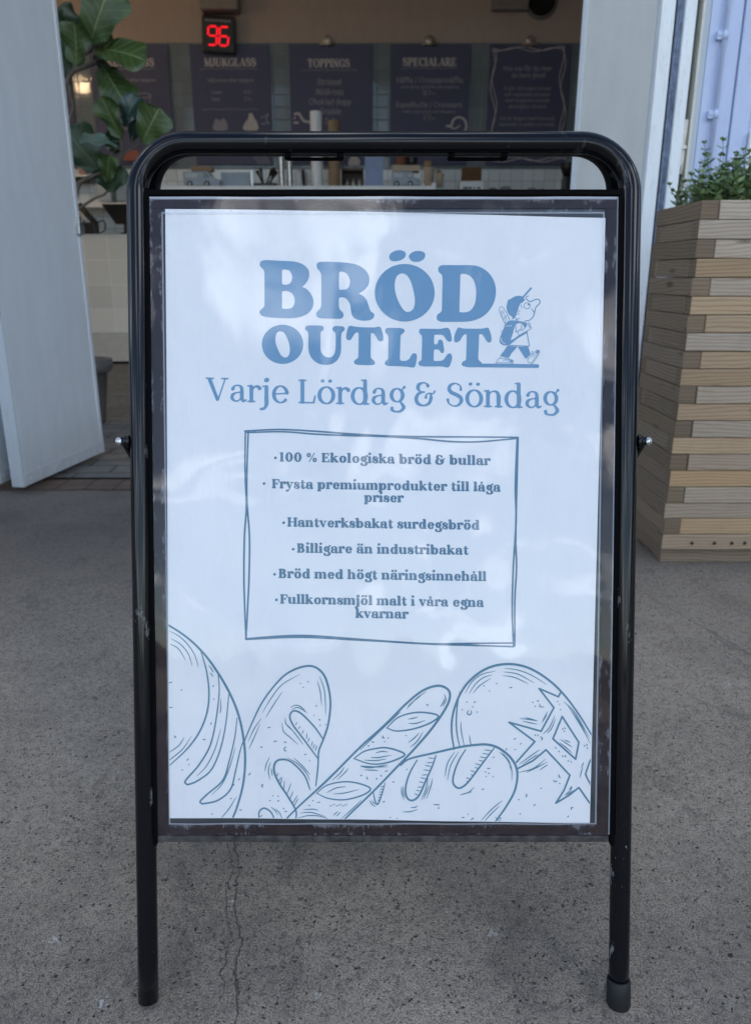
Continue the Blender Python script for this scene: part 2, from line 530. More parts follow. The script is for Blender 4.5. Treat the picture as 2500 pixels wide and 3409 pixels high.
        S.append(([(.12, .05), (.30, .66)], [t, t])); S.append(([(.34, .62), (.53, .06)], [h, h])); S.append(([(.18, .24), (.45, .24)], [t, t])); foot(.11, sl * .8, sl * .8); foot(.54, sl * .9, sl * .9); adv = .66
    elif ch == 'B': st(.15, 0, .7); foot(.15, sl, .1); head(.15, .7, sl, .1); ring(.28, .53, .23, .175, -90, 90); ring(.29, .19, .27, .195, -90, 90); S.append(([(.15, .37), (.28, .37)], [t, t])); S.append(([(.15, t), (.29, t)], [t, t])); S.append(([(.15, .7 - t), (.28, .7 - t)], [t, t])); adv = .60
    elif ch == 'C': ring(.36, .35, .33, .365, 42, 318); S.append(([(.60, .44), (.60, .60)], [t, h * .6])); adv = .66
    elif ch == 'E':
        st(.15, 0, .7); foot(.15, sl, .34); head(.15, .7, sl, .33); S.append(([(.15, .36), (.36, .36)], [t, t])); S.append(([(.38, .29), (.38, .44)], [t, t])); S.append(([(.49, .04), (.53, .19)], [h * .5, t])); S.append(([(.47, .66), (.49, .52)], [h * .5, t])); adv = .59
    elif ch == 'F':
        st(.15, 0, .7); foot(.15); head(.15, .7, sl, .33); S.append(([(.15, .36), (.36, .36)], [t, t])); S.append(([(.38, .28), (.38, .44)], [t, t])); S.append(([(.48, .66), (.50, .50)], [h * .5, t])); adv = .54
    elif ch == 'G': ring(.36, .35, .33, .365, 45, 330); S.append(([(.59, .46), (.58, .60)], [t, h * .6])); st(.58, .05, .34); head(.58, .35, sl, sl * .6); adv = .70
    elif ch == 'H':
        for x in (.15, .58): st(x, 0, .7); foot(x); head(x, .7, sl, sl)
        S.append(([(.15, .36), (.58, .36)], [t, t])); adv = .73
    elif ch == 'I': st(.15, 0, .7); foot(.15); head(.15, .7, sl, sl); adv = .31
    elif ch == 'J': st(.26, .1, .7); head(.26, .7, sl, sl); cv([(.26, .2), (.24, .06), (.13, .01), (.06, .09)], [h, h * .8, t * 1.2, h * .9]); adv = .42
    elif ch == 'K':
        st(.15, 0, .7); foot(.15); head(.15, .7, sl, sl); S.append(([(.18, .30), (.50, .64)], [t, t])); S.append(([(.30, .42), (.53, .07)], [h, h])); head(.50, .7, sl * .8, sl * .8); foot(.55, sl * .7, sl * .8); adv = .66
    elif ch == 'L': st(.15, 0, .7); foot(.15, sl, .33); head(.15, .7, sl, sl); S.append(([(.48, .04), (.52, .22)], [h * .5, t * 1.1])); adv = .57
    elif ch == 'M':
        st(.13, 0, .7, t * 1.2); st(.66, 0, .7); foot(.13); foot(.66); head(.15, .7, sl, .05); head(.64, .7, .05, sl); S.append(([(.16, .62), (.37, .10)], [h, h])); S.append(([(.38, .08), (.62, .62)], [t, t])); adv = .80
    elif ch == 'N':
        st(.13, 0, .7, t * 1.2); st(.56, 0, .7, t * 1.2); foot(.13); head(.15, .7, sl, .03); head(.56, .7, sl, sl); S.append(([(.16, .62), (.54, .08)], [h, h])); adv = .70
    elif ch == 'O': ring(.37, .35, .35, .365); adv = .74
    elif ch in 'PR':
        st(.15, 0, .7); foot(.15); head(.15, .7, sl, .1); ring(.29, .51, .26, .195, -90, 90); S.append(([(.15, .33), (.29, .33)], [t, t])); S.append(([(.15, .7 - t), (.29, .7 - t)], [t, t])); adv = .58
        if ch == 'R': cv([(.30, .33), (.40, .25), (.45, .08), (.53, .02), (.60, .06)], [t, h * .9, h, h * .7, t]); adv = .64
    elif ch == 'S':
        cv([(.46, .50), (.44, .62), (.30, .685), (.16, .63), (.12, .52), (.18, .42), (.33, .35), (.45, .27), (.47, .15), (.38, .04), (.26, .015), (.12, .08), (.08, .20)],
           [h * .7, t, t, h * .8, h, h, h, h, h * .9, h * .6, t, t, h * .75]); adv = .57
    elif ch == 'T': st(.32, 0, .7); foot(.32); S.append(([(.06, .7 - t), (.58, .7 - t)], [t, t])); S.append(([(.07, .65), (.05, .50)], [h * .5, t])); S.append(([(.57, .65), (.59, .50)], [h * .5, t])); adv = .64
    elif ch == 'U': st(.15, .2, .7); head(.15, .7, sl, sl); st(.55, .2, .7, t * 1.3); head(.55, .7, sl * .8, sl * .8); cv([(.15, .3), (.17, .11), (.34, .02), (.51, .11), (.55, .3)], [h, h, t * 1.6, t * 1.3, t * 1.3]); adv = .70
    elif ch == 'V': S.append(([(.12, .64), (.34, .06)], [h, h * .85])); S.append(([(.36, .05), (.56, .64)], [t, t])); head(.12, .7, sl, sl); head(.56, .7, sl * .9, sl * .9); adv = .68
    elif ch == '0': ring(.29, .35, .27, .365); adv = .58
    elif ch == '1': st(.19, 0, .7); foot(.19); head(.19, .68, sl * 1.1); adv = .38
    elif ch == '5': S.append(([(.14, .66), (.42, .66)], [h * .6, h * .6])); cv([(.14, .64), (.12, .38), (.27, .43), (.41, .33), (.40, .12), (.25, .02), (.08, .09)], [t, t, t, h, h, t, h * .8]); adv = .52
    elif ch == '7': S.append(([(.06, .66), (.44, .66)], [h * .6, h * .6])); S.append(([(.43, .62), (.20, .04)], [t, h])); adv = .48
    elif ch == '9': ring(.27, .48, .22, .22); cv([(.45, .5), (.45, .25), (.33, .06), (.16, .03)], [h, h, t * 1.5, h * .7]); adv = .54
    elif ch == '6': ring(.27, .22, .22, .23); cv([(.09, .2), (.09, .45), (.21, .64), (.38, .67)], [h, h, t * 1.5, h * .7]); adv = .54
    elif ch == '%': ring(.17, .53, .15, .17, hh=h * .6); ring(.59, .16, .15, .17, hh=h * .6); S.append(([(.20, .02), (.57, .69)], [t, t])); adv = .76
    elif ch == '&':
        cv([(.41, .60), (.36, .67), (.26, .685), (.15, .63), (.12, .53), (.19, .43), (.31, .41)], [h * .9, t, t * 1.1, h * .9, h, t, t])
        cv([(.28, .41), (.14, .36), (.07, .22), (.12, .07), (.28, .01), (.44, .08), (.50, .24), (.49, .37)], [t, h * .8, h, h * .9, t * 1.2, h * .8, h * .9, t])
        cv([(.35, .25), (.37, .34), (.45, .375), (.56, .37), (.61, .44)], [h * .7, t, t, t, t * 1.4]); adv = .67
    elif ch == '/': S.append(([(.06, -.04), (.34, .72)], [t, t])); adv = .40
    elif ch == ':': S.append(([(.10, .07)], [h])); S.append(([(.10, .42)], [h])); adv = .20
    elif ch == '.': S.append(([(.10, .06)], [h])); adv = .20
    elif ch == ',': S.append(([(.11, .05), (.08, -.09)], [h, t])); adv = .20
    elif ch == '-': S.append(([(.04, .25), (.26, .25)], [t * 1.2, t * 1.2])); adv = .30
    elif ch == '!': S.append(([(.11, .68), (.11, .24)], [h, t])); S.append(([(.11, .06)], [h])); adv = .22
    if dia == ':':
        cx = .26 if base == 'a' else .28
        for dx in (-.11, .11): S.append(([(cx + dx - .012, .672), (cx + dx + .012, .677)], [h * .82, h * .82]))
    elif dia == 'o':
        P = [(.26 + .06 * math.cos(a), .66 + .06 * math.sin(a)) for a in np.linspace(0, 2 * math.pi, 14)]
        S.append((P, [t] * 14))
    return S, adv
def write(F, text, x0, x1, ya, yb, em, h, t, serif=True, k=0.03, align='fit', gap=0.0):
    """set a line of print between x0 and x1 on a baseline running from ya to yb (y grows downwards)"""
    tot = sum(glyph(c, h, t, serif)[1] + gap for c in text)
    sx = (x1 - x0) / tot if align == 'fit' else em
    if align == 'centre':
        x0 = (x0 + x1) / 2 - tot * em / 2
        x1 = x0 + tot * em
    x = 0.0
    kx = sx / em
    for c in text:
        S, adv = glyph(c, h, t, serif)
        if S:
            out = []
            for P, w in S:
                Q = []
                for px, py in P:
                    gx = x0 + (x + px) * sx
                    by = ya + (yb - ya) * (gx - x0) / max(1e-9, x1 - x0)
                    Q.append((gx, by - py * em))
                out.append((Q, [v * em * (0.5 + 0.5 * min(kx, 1.15)) for v in w]))
            F.group(out, k * em)
        x += adv + gap

# ------------------------------------------------------------------ materials
def m_black_paint():
    t = NT('black_paint'); p = t.pos()
    n1 = t.noise(t.scale(p, (1, 1, .35)), 55, 6, .7)
    n2 = t.noise(p, 9, 3)
    chip = t.ramp(t.math('ADD', t.math('MULTIPLY', n1, .75), t.math('MULTIPLY', n2, .3)), (.638, 0), (.662, 1))
    low = t.math('MULTIPLY', t.ramp(t.sep(p)[2], (.0, 1), (.75, .12)), chip)
    fine = t.ramp(t.noise(t.scale(p, (1, 1, .12)), 260, 3, .6), (.70, 0), (.76, .5))
    wear = t.math('MAXIMUM', low, t.math('MULTIPLY', fine, .35))
    c = t.mix(wear, (.0035, .004, .006), (.20, .20, .20))
    b = t.bsdf(Base_Color=c, Roughness=t.math('ADD', .06, t.math('MULTIPLY', t.noise(p, 30, 4), .10)))
    b.inputs['Specular IOR Level'].default_value = .32
    t.set(b.inputs['Normal'], t.bump(n1, .03, .0006))
    return t.m
def m_matte_black():
    return simple('matte_black_rail', (.0025, .0025, .003), .6, .04)
def m_board():
    t = NT('brown_frame_profile'); p = t.pos()
    n = t.noise(p, 40, 5)
    t.bsdf(Base_Color=t.mix(t.ramp(n, (.35, 0), (.7, 1)), (.014, .006, .007), (.028, .014, .015)), Roughness=.5, Specular_IOR_Level=.12)
    return t.m
def m_paper():
    t = NT('poster_paper'); p = t.pos()
    n = t.noise(t.scale(p, (1, 1, .25)), 16, 4)
    f = t.noise(p, 700, 2)
    spot = t.ramp(t.noise(p, 26, 5, .7), (.70, 0), (.78, .45))
    c = t.mix(t.ramp(n, (.3, 0), (.7, 1)), (.80, .805, .82), (.835, .84, .85))
    c = t.mix(t.math('MULTIPLY', spot, .25), c, (.42, .41, .40))
    b = t.bsdf(Base_Color=c, Roughness=.7)
    t.set(b.inputs['Normal'], t.bump(t.math('ADD', t.math('MULTIPLY', n, .8), t.math('MULTIPLY', f, .01)), .5, .011))
    return t.m
def m_ink(name, col):
    t = NT(name); p = t.pos()
    n = t.noise(p, 35, 4)
    t.bsdf(Base_Color=t.mix(t.ramp(n, (.3, 0), (.75, .22)), col, tuple(min(1, c * 1.25 + .03) for c in col)), Roughness=.65)
    return t.m
def m_cover():
    """clear vinyl pocket: mirror-like skin over the poster, milky where the film sticks to the frame"""
    t = NT('clear_vinyl'); p = t.pos()
    s = t.sep(p)
    v = t.math('MULTIPLY', s[2], 1 / CT)
    u = t.math('SUBTRACT', s[0], SX)
    au = t.math('ABSOLUTE', t.math('ADD', u, .001))
    # distance inside the outer edge
    du = t.math('SUBTRACT', .2675, au)
    dv = t.math('MINIMUM', t.math('SUBTRACT', v, .207), t.math('SUBTRACT', .949, v))
    edge = t.math('MINIMUM', du, dv)
    band = t.ramp(t.math('MULTIPLY', edge, 30), (.0, 1), (.45, 1), (.56, 0))
    n1 = t.noise(p, 17, 7, .72)
    streak = t.noise(p, 420, 3, .6)
    bpos = t.math('MULTIPLY', t.math('ABSOLUTE', t.math('SUBTRACT', t.math('MULTIPLY', edge, 30), .25)), 4, clamp=True)
    comb = t.noise(t.scale(p, (1, 1, .12)), 330, 2, .5)
    st = t.ramp(t.math('ADD', t.math('ADD', t.math('MULTIPLY', n1, .62), t.math('MULTIPLY', comb, .30)), t.math('MULTIPLY', bpos, .13)), (.56, 0), (.66, 1))
    seam = t.ramp(t.math('ABSOLUTE', t.math('SUBTRACT', t.math('MULTIPLY', edge, 30), .50)), (.0, .45), (.02, .28), (.04, 0))
    rim = t.ramp(t.math('MULTIPLY', edge, 30), (.0, .65), (.035, .45), (.07, 0))
    scr = 0.0
    blot = t.ramp(t.noise(p, 7, 6, .65), (.52, 0), (.80, .07))
    haze = t.math('MAXIMUM', t.math('MAXIMUM', t.math('MULTIPLY', band, t.math('ADD', t.math('MULTIPLY', st, .26), .012)), t.math('MAXIMUM', seam, rim)), t.math('MAXIMUM', t.math('MULTIPLY', scr, .5), blot))
    wav = t.noise(t.scale(p, (1, 1, .8)), 4.6, 2, .45, .5)
    wav2 = t.noise(t.scale(p, (2.2, 1, .7)), 19, 3, .5)
    nrm = t.bump(t.math('ADD', wav, t.math('MULTIPLY', wav2, .012)), .36, .018)
    fr = t.n('ShaderNodeFresnel', None, IOR=1.52); t.set(fr.inputs['Normal'], nrm)
    gl = t.n('ShaderNodeBsdfGlossy', None, Roughness=t.math('ADD', .03, t.math('MULTIPLY', blot, .8))); t.set(gl.inputs['Normal'], nrm)
    tr = t.n('ShaderNodeBsdfTransparent', None, Color=(.975, .98, .985))
    df = t.n('ShaderNodeBsdfDiffuse', None, Color=(.62, .65, .72))
    a = t.n('ShaderNodeMixShader'); t.set(a.inputs[0], haze); t.set(a.inputs[1], tr); t.set(a.inputs[2], df)
    m = t.n('ShaderNodeMixShader'); t.set(m.inputs[0], t.math('MULTIPLY', fr.outputs[0], .92, clamp=True)); t.set(m.inputs[1], a); t.set(m.inputs[2], gl)
    t.t.links.new(m.outputs[0], t.out.inputs['Surface'])
    return t.m
def m_ground():
    t = NT('worn_asphalt'); p = t.pos()
    q = t.vmath('ADD', p, t.vmath('SCALE', t.vmath('SUBTRACT', t.n('ShaderNodeTexNoise', None, Scale=130.0, Detail=3.0, Vector=p).outputs['Color'], (.5, .5, .5)), .012))
    fine = t.noise(p, 420, 5, .75)
    mid = t.noise(p, 60, 5, .6)
    big = t.noise(p, 2.2, 5, .6)
    pits = t.voro(q, 120)
    pitm = t.math('MULTIPLY', t.ramp(pits, (.12, 1), (.30, 0)), t.ramp(t.noise(p, 48, 3), (.45, 0), (.55, 1)))
    bigpit = t.math('MULTIPLY', t.ramp(t.voro(q, 38), (.06, 1), (.14, 0)), t.ramp(t.noise(p, 30, 2), (.52, 0), (.6, 1)))
    grain = t.ramp(t.noise(q, 210, 3, .7), (.45, 0), (.62, 1))
    gdark = t.ramp(t.noise(q, 165, 3, .7), (.36, 1), (.47, 0))
    c = t.mix(t.ramp(fine, (.40, 0), (.62, 1)), (.125, .103, .080), (.64, .54, .42))
    c = t.mix(t.math('MULTIPLY', grain, .5), c, (.46, .38, .29))
    c = t.mix(t.math('MULTIPLY', gdark, .7), c, (.072, .059, .045))
    c = t.mix(t.math('MULTIPLY', t.ramp(big, (.40, 1), (.60, 0)), .42), c, (.06, .053, .046))
    lightp = t.ramp(t.noise(p, 3.1, 6, .7, .5), (.52, 0), (.64, 1))
    c = t.mix(t.math('MULTIPLY', lightp, .16), c, (.50, .43, .34))
    c = t.mix(t.math('MULTIPLY', t.ramp(mid, (.35, 1), (.55, 0)), .3), c, (.06, .056, .053))
    lt = t.ramp(t.noise(p, 150, 3, .6), (.70, 0), (.78, 1))
    c = t.mix(t.math('MULTIPLY', lt, .45), c, (.45, .43, .40))
    c = t.mix(t.math('MAXIMUM', pitm, bigpit), c, (.012, .011, .010))
    # dark worn stains, each with its own outline
    stain = t.ramp(t.noise(t.scale(p, (1.6, 1, 1)), 4.2, 8, .75, .8), (.56, 0), (.61, 1))
    c = t.mix(t.math('MULTIPLY', stain, .24), c, (.028, .026, .024))
    # hairline cracks running away from the viewer
    s = t.sep(p)
    wob = t.math('ADD', t.math('MULTIPLY', t.math('SUBTRACT', t.noise(p, 9, 5, .6), .5), .05), t.math('MULTIPLY', t.math('SUBTRACT', t.noise(p, 60, 3, .6), .5), .012))
    crk = 0.0
    for x0, k, y0, y1, wd in ((-.176, -.17, .45, 1.02, .0013), (-.190, -.15, .70, 1.7, .0007), (1.15, -.35, 1.3, 2.4, .0009)):
        d = t.math('ABSOLUTE', t.math('ADD', t.math('SUBTRACT', t.math('SUBTRACT', s[0], x0), t.math('MULTIPLY', t.math('SUBTRACT', s[1], .75), k)), wob))
        mk = t.math('MULTIPLY', t.math('LESS_THAN', d, t.math('MULTIPLY', wd, t.math('ADD', .3, t.math('MULTIPLY', mid, 1.6)))), t.math('MULTIPLY', t.math('GREATER_THAN', s[1], y0), t.math('LESS_THAN', s[1], y1)))
        crk = t.math('MAXIMUM', crk, mk)
    c = t.mix(t.math('MULTIPLY', crk, .7), c, (.035, .031, .028))
    door_tone = t.math('MULTIPLY', t.math('SMOOTH_MIN', t.math('MULTIPLY', t.math('MAXIMUM', t.math('SUBTRACT', t.math('ADD', t.math('SUBTRACT', s[1], t.math('MULTIPLY', s[0], .12)), t.math('MULTIPLY', t.math('SUBTRACT', big, .5), 1.5)), 1.75), 0), 1.3), 1.0, .1), .6)
    c = t.mix(door_tone, c, (.032, .032, .034))  # surface darkens towards the doorway, with an uneven edge
    # trodden chewing gum and paint flecks
    for gx, gy, r in ((-.285, .665, .008), (-.327, .70, .012), (-.07, .71, .008), (.155, .80, .010), (.098, .84, .005), (-.42, .79, .012), (.515, .68, .012), (.60, 1.05, .007), (-.62, .92, .012), (-.35, .60, .009), (.72, .83, .011), (.05, .62, .008), (-.20, .855, .006), (.33, .62, .006), (-.55, 1.2, .010), (.75, 1.45, .012)):
        d = t.vmath('DISTANCE', t.vmath('MULTIPLY', p, (1, 1, 0)), (gx, gy, 0))
        e = t.math('LESS_THAN', t.math('ADD', d, t.math('MULTIPLY', t.math('SUBTRACT', t.noise(p, 190, 3, .7), .42), r * 5.5)), r * .62)
        c = t.mix(t.math('MULTIPLY', e, .75), c, (.55, .54, .52))
    b = t.bsdf(Base_Color=c, Roughness=t.ramp(fine, (.3, .9), (.7, .68)))
    hh = t.math('SUBTRACT', t.math('ADD', t.math('MULTIPLY', fine, 1.1), t.math('MULTIPLY', mid, .7)), t.math('ADD', t.math('MULTIPLY', t.math('MAXIMUM', pitm, bigpit), 1.3), crk))
    t.set(b.inputs['Normal'], t.bump(hh, .75, .0022))
    return t.m
def m_brick(name, c1, c2, grout, bw, bh, off=.5, rough=.7, mortar=.006, rot=False):
    t = NT(name); p = t.pos()
    s = t.sep(p)
    v = t.comb(s[1], s[0]) if rot else t.comb(s[0], s[1])
    br = t.n('ShaderNodeTexBrick', {'offset': off, 'offset_frequency': 2, 'squash': 1.0}, Color1=c1, Color2=c2, Mortar=grout, Scale=1.0)
    br.inputs['Brick Width'].default_value = bw
    br.inputs['Row Height'].default_value = bh
    br.inputs['Mortar Size'].default_value = mortar
    br.inputs['Mortar Smooth'].default_value = .3
    t.set(br.inputs['Vector'], v)
    n = t.noise(p, 18, 5)
    c = t.vmath('MULTIPLY', br.outputs['Color'], t.ramp(n, (.3, .75), (.7, 1.12)))
    b = t.bsdf(Base_Color=c, Roughness=rough)
    t.set(b.inputs['Normal'], t.bump(t.math('SUBTRACT', t.math('MULTIPLY', n, .3), br.outputs['Fac']), .5, .004))
    return t.m
def m_tile(name, col, grout, tw, th, ox, oz, rough=.08, wob=.05):
    """square glazed wall tiles in the x-z plane; every tile sits a little out of true"""
    t = NT(name); p = t.pos()
    s = t.sep(p)
    a = t.math('DIVIDE', t.math('SUBTRACT', s[0], ox), tw); c = t.math('DIVIDE', t.math('SUBTRACT', s[2], oz), th)
    ida, idc = t.math('FLOOR', a), t.math('FLOOR', c)
    fa, fc = t.math('FRACT', a), t.math('FRACT', c)
    e = t.math('MINIMUM', t.math('MINIMUM', fa, t.math('SUBTRACT', 1, fa)), t.math('MINIMUM', fc, t.math('SUBTRACT', 1, fc)))
    gm = t.ramp(e, (.012, 1), (.03, 0))
    wnz = t.n('ShaderNodeTexWhiteNoise', {'noise_dimensions': '2D'}); t.set(wnz.inputs['Vector'], t.comb(ida, idc))
    rnd = t.vmath('SCALE', t.vmath('SUBTRACT', wnz.outputs['Color'], (.5, .5, .5)), wob)
    wv = t.noise(p, 22, 3)
    nb = t.bump(t.math('ADD', t.math('MULTIPLY', wv, .25), t.math('MULTIPLY', t.ramp(e, (.0, 0), (.06, 1)), .8)), .35, .004)
    nr = t.vmath('NORMALIZE', t.vmath('ADD', nb, rnd))
    cc = t.vmath('MULTIPLY', tuple(col), t.ramp(wnz.outputs['Value'], (0, .88), (1, 1.06)))
    cc = t.mix(gm, cc, grout)
    b = t.bsdf(Base_Color=cc, Roughness=t.math('ADD', rough, t.math('MULTIPLY', gm, .6)))
    b.inputs['Specular IOR Level'].default_value = .3
    t.set(b.inputs['Normal'], nr)
    return t.m
def m_wood():
    t = NT('weathered_pine')
    uv = t.n('ShaderNodeUVMap', {'uv_map': 'UVMap'}).outputs[0]
    at = t.n('ShaderNodeVertexColor', {'layer_name': 'tone'})
    r = t.sep(at.outputs['Color'])
    s = t.sep(uv)
    shift = t.math('MULTIPLY', r[2], 37.0)
    v = t.comb(t.math('ADD', s[0], shift), t.math('ADD', s[1], t.math('MULTIPLY', r[2], 5.0)), shift)
    warp = t.noise(t.scale(v, (2.2, 9, 1)), 1.0, 3, .5)
    ring = t.math('SINE', t.math('ADD', t.math('MULTIPLY', s[1], 620.0), t.math('MULTIPLY', warp, 34.0)))
    ringm = t.ramp(ring, (.25, 0), (.95, 1))
    fib = t.noise(t.scale(v, (9, 520, 1)), 1.0, 4, .65)
    knots = t.voro(t.scale(v, (4.2, 16, 1)), 1.0)
    kn = t.ramp(knots, (.07, 1), (.16, 0))
    gold = t.mix(fib, (.34, .215, .105), (.54, .37, .20))
    grey = t.mix(fib, (.34, .275, .21), (.56, .48, .39))
    dark = t.mix(fib, (.10, .068, .040), (.20, .145, .093))
    c = t.mix(r[0], grey, gold)
    c = t.mix(r[1], c, dark)
    c = t.mix(t.math('MULTIPLY', ringm, .68), c, t.vmath('MULTIPLY', c, (.58, .49, .40)))
    c = t.mix(t.math('MULTIPLY', kn, .75), c, (.06, .038, .022))
    blot = t.ramp(t.noise(v, 11, 4), (.55, 0), (.75, 1))
    c = t.mix(t.math('MULTIPLY', blot, .25), c, t.vmath('MULTIPLY', c, (.6, .58, .55)))
    b = t.bsdf(Base_Color=c, Roughness=.72)
    t.set(b.inputs['Normal'], t.bump(t.math('ADD', t.math('MULTIPLY', fib, .6), t.math('MULTIPLY', ring, .12)), .35, .001))
    return t.m
def m_paint(name, col, peel=.0, rough=.45, pc=(.5, .5, .5)):
    t = NT(name); p = t.pos()
    n = t.noise(t.scale(p, (1, 1, .3)), 14, 6, .6)
    n2 = t.noise(t.scale(p, (3, 3, .6)), 22, 6, .7)
    c = t.mix(t.ramp(n, (.3, 0), (.72, 1)), tuple(x * .90 for x in col), col)
    if peel:
        c = t.mix(t.ramp(n2, (.71 - peel * .1, 0), (.74 - peel * .1, .55)), c, pc)
        line = t.ramp(t.math('ABSOLUTE', t.math('SUBTRACT', t.noise(t.scale(p, (14, 14, 1.2)), 2.2, 4, .6), .5)), (.0, .5), (.006, 0))
        c = t.mix(line, c, tuple(x * .45 for x in col))
    dirt = t.ramp(t.noise(p, 45, 6, .75), (.62, 0), (.8, .35))
    c = t.mix(dirt, c, tuple(x * .6 for x in col))
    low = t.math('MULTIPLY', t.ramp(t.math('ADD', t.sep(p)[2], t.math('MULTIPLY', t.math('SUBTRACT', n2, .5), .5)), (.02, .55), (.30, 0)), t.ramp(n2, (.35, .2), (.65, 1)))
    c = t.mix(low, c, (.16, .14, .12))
    b = t.bsdf(Base_Color=c, Roughness=rough)
    t.set(b.inputs['Normal'], t.bump(t.math('ADD', n, t.math('MULTIPLY', n2, .4)), .18, .003))
    return t.m
def m_leaf(name, c1, c2, vein, rough=.4):
    t = NT(name)
    uv = t.n('ShaderNodeUVMap', {'uv_map': 'UVMap'}).outputs[0]
    s = t.sep(uv)
    au = t.math('ABSOLUTE', s[0])
    mid = t.ramp(au, (.022, 1), (.05, 0))
    ph = t.math('FRACT', t.math('MULTIPLY', t.math('SUBTRACT', s[1], t.math('MULTIPLY', au, .26)), 6.5))
    sv = t.ramp(t.math('ABSOLUTE', t.math('SUBTRACT', ph, .5)), (.022, 1), (.06, 0))
    vm = t.math('MAXIMUM', mid, t.math('MULTIPLY', sv, .62))
    p = t.pos()
    n = t.noise(p, 16, 5)
    c = t.mix(t.ramp(n, (.3, 0), (.7, 1)), c1, c2)
    c = t.mix(t.math('MULTIPLY', vm, .9), c, vein)
    b = t.bsdf(Base_Color=c, Roughness=rough)
    b.inputs['Transmission Weight'].default_value = 0
    t.set(b.inputs['Normal'], t.bump(t.math('SUBTRACT', t.noise(p, 30, 3), t.math('MULTIPLY', vm, .6)), .4, .006))
    return t.m
def m_emit(name, col, k):
    t = NT(name)
    e = t.n('ShaderNodeEmission', None, Color=col, Strength=k)
    t.t.links.new(e.outputs[0], t.out.inputs['Surface'])
    return t.m

MAT = dict(
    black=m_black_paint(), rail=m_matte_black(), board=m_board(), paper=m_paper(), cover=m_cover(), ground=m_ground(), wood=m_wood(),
    head_ink=m_ink('headline_blue_ink', (.13, .285, .455)), text_ink=m_ink('text_blue_ink', (.075, .175, .275)), line_ink=m_ink('drawing_blue_ink', (.09, .22, .315)),
    zinc=simple('zinc_plated_steel', (.62, .63, .62), .28, metal=1.0, var=.2, scale=60), rubber=simple('black_rubber', (.009, .009, .010), .6, var=.4, scale=60, bump=.2),
    threshold=m_brick('threshold_bricks', (.15, .098, .07), (.115, .083, .064), (.05, .045, .04), .118, 10.0, 0, .75),
    pavers=m_brick('interior_pavers', (.20, .195, .18), (.15, .145, .135), (.05, .048, .045), .26, .125, .5, .6),
    door=m_paint('door_grey_paint', (.645, .69, .715), 0, .4), door_end=m_paint('door_end_grey', (.40, .44, .475), .2, .5), door_edge=m_paint('door_edge_white', (.62, .66, .69), .2, .4),
    panel_in=m_paint('leaf_putty_paint', (.60, .605, .575), 0, .45), trim=m_paint('peeling_white_paint', (.80, .84, .85), .55, .5, (.42, .46, .50)),
    clad=m_paint('lavender_blue_paint', (.50, .585, .79), .12, .5, (.5, .55, .68)), clad_shade=m_paint('lavender_blue_shaded', (.45, .51, .57), 0, .5),
    cream=m_paint('cream_paint', (.68, .66, .58), .3, .5, (.5, .45, .38)), slot=simple('dark_recess', (.035, .037, .033), .8), groove=simple('blue_seal', (.22, .28, .40), .5, var=.5, scale=40),
    plaster=m_paint('beige_plaster', (.40, .315, .27), 0, .85), white_wall=simple('white_wall', (.78, .76, .72), .8), wall_tile=m_tile('back_wall_tile', (.185, .215, .235), (.13, .15, .15), .114, .114, 0.02, .04, .07, .014), lit_tile=m_tile('back_wall_tile_lit', (.72, .78, .80), (.30, .33, .34), .114, .114, 0.02, .04, .07, .02),
    counter_tile=m_tile('counter_tile', (.80, .77, .68), (.85, .83, .77), .222, .222, -2.706, .297, .07, .03),
    skirting=simple('counter_skirting', (.60, .57, .50), .5), white_top=simple('white_worktop', (.78, .79, .77), .25, var=.05),
    menu_blue=simple('menu_board_navy', (.066, .068, .128), .62, var=.15, scale=3), menu_print=simple('menu_print_cream', (.50, .45, .44), .7), menu_dim=simple('menu_print_grey', (.27, .255, .29), .7),
    dark=simple('dark_plastic', (.012, .012, .013), .4), facade=m_paint('facade_render', (.50, .54, .60), .1, .6), roof=simple('roof_felt', (.06, .06, .06), .9),
    iron=simple('dull_steel', (.42, .36, .30), .4, metal=.7, var=.3), steel=simple('brushed_steel', (.55, .55, .54), .3, metal=1.0, var=.25, scale=40),
    card=simple('kraft_card', (.30, .20, .115), .75, var=.2), cardlight=simple('pale_card', (.50, .40, .29), .7, var=.15), white_paper=simple('white_cup_paper', (.80, .82, .80), .45, var=.05),
    van=simple('grey_blue_tin', (.30, .37, .44), .4, var=.2), van_light=simple('pale_grey_tin', (.46, .50, .52), .4), glassdark=simple('dark_glass', (.01, .012, .014), .08),
    wicker=simple('brown_wicker', (.20, .105, .045), .75, var=.5, scale=80, bump=.4), sign_blue=simple('pale_blue_card', (.26, .34, .52), .6), bark=simple('fig_bark', (.115, .098, .08), .85, var=.5, scale=60, bump=.5),
    pot=simple('grey_pot', (.115, .115, .11), .7, var=.25, scale=8), soil=simple('potting_soil', (.03, .022, .016), .95, var=.5, scale=80, bump=.8),
    orange=simple('orange_card', (.30, .085, .055), .6), terracotta=simple('terracotta', (.36, .15, .085), .6),
    fig1=m_leaf('fig_leaf', (.021, .050, .010), (.038, .075, .015), (.17, .21, .085)), fig2=m_leaf('fig_leaf_pale', (.075, .125, .10), (.105, .16, .13), (.18, .24, .20), .3),
    fig3=m_leaf('fig_leaf_dark', (.012, .034, .014), (.02, .05, .02), (.045, .075, .035)), fig4=m_leaf('fig_leaf_bluish', (.011, .035, .030), (.02, .05, .042), (.05, .085, .07), .25),
    herb=m_leaf('herb_leaf', (.11, .19, .07), (.23, .32, .13), (.25, .33, .16), .5), herb_stem=simple('herb_stem', (.075, .115, .04), .6),
    red=m_emit('red_segments', (1.0, .012, .022), .62), redoff=simple('unlit_segments', (.05, .006, .006), .4), bulb=m_emit('warm_bulb', (1.0, .70, .40), 27.0),
)

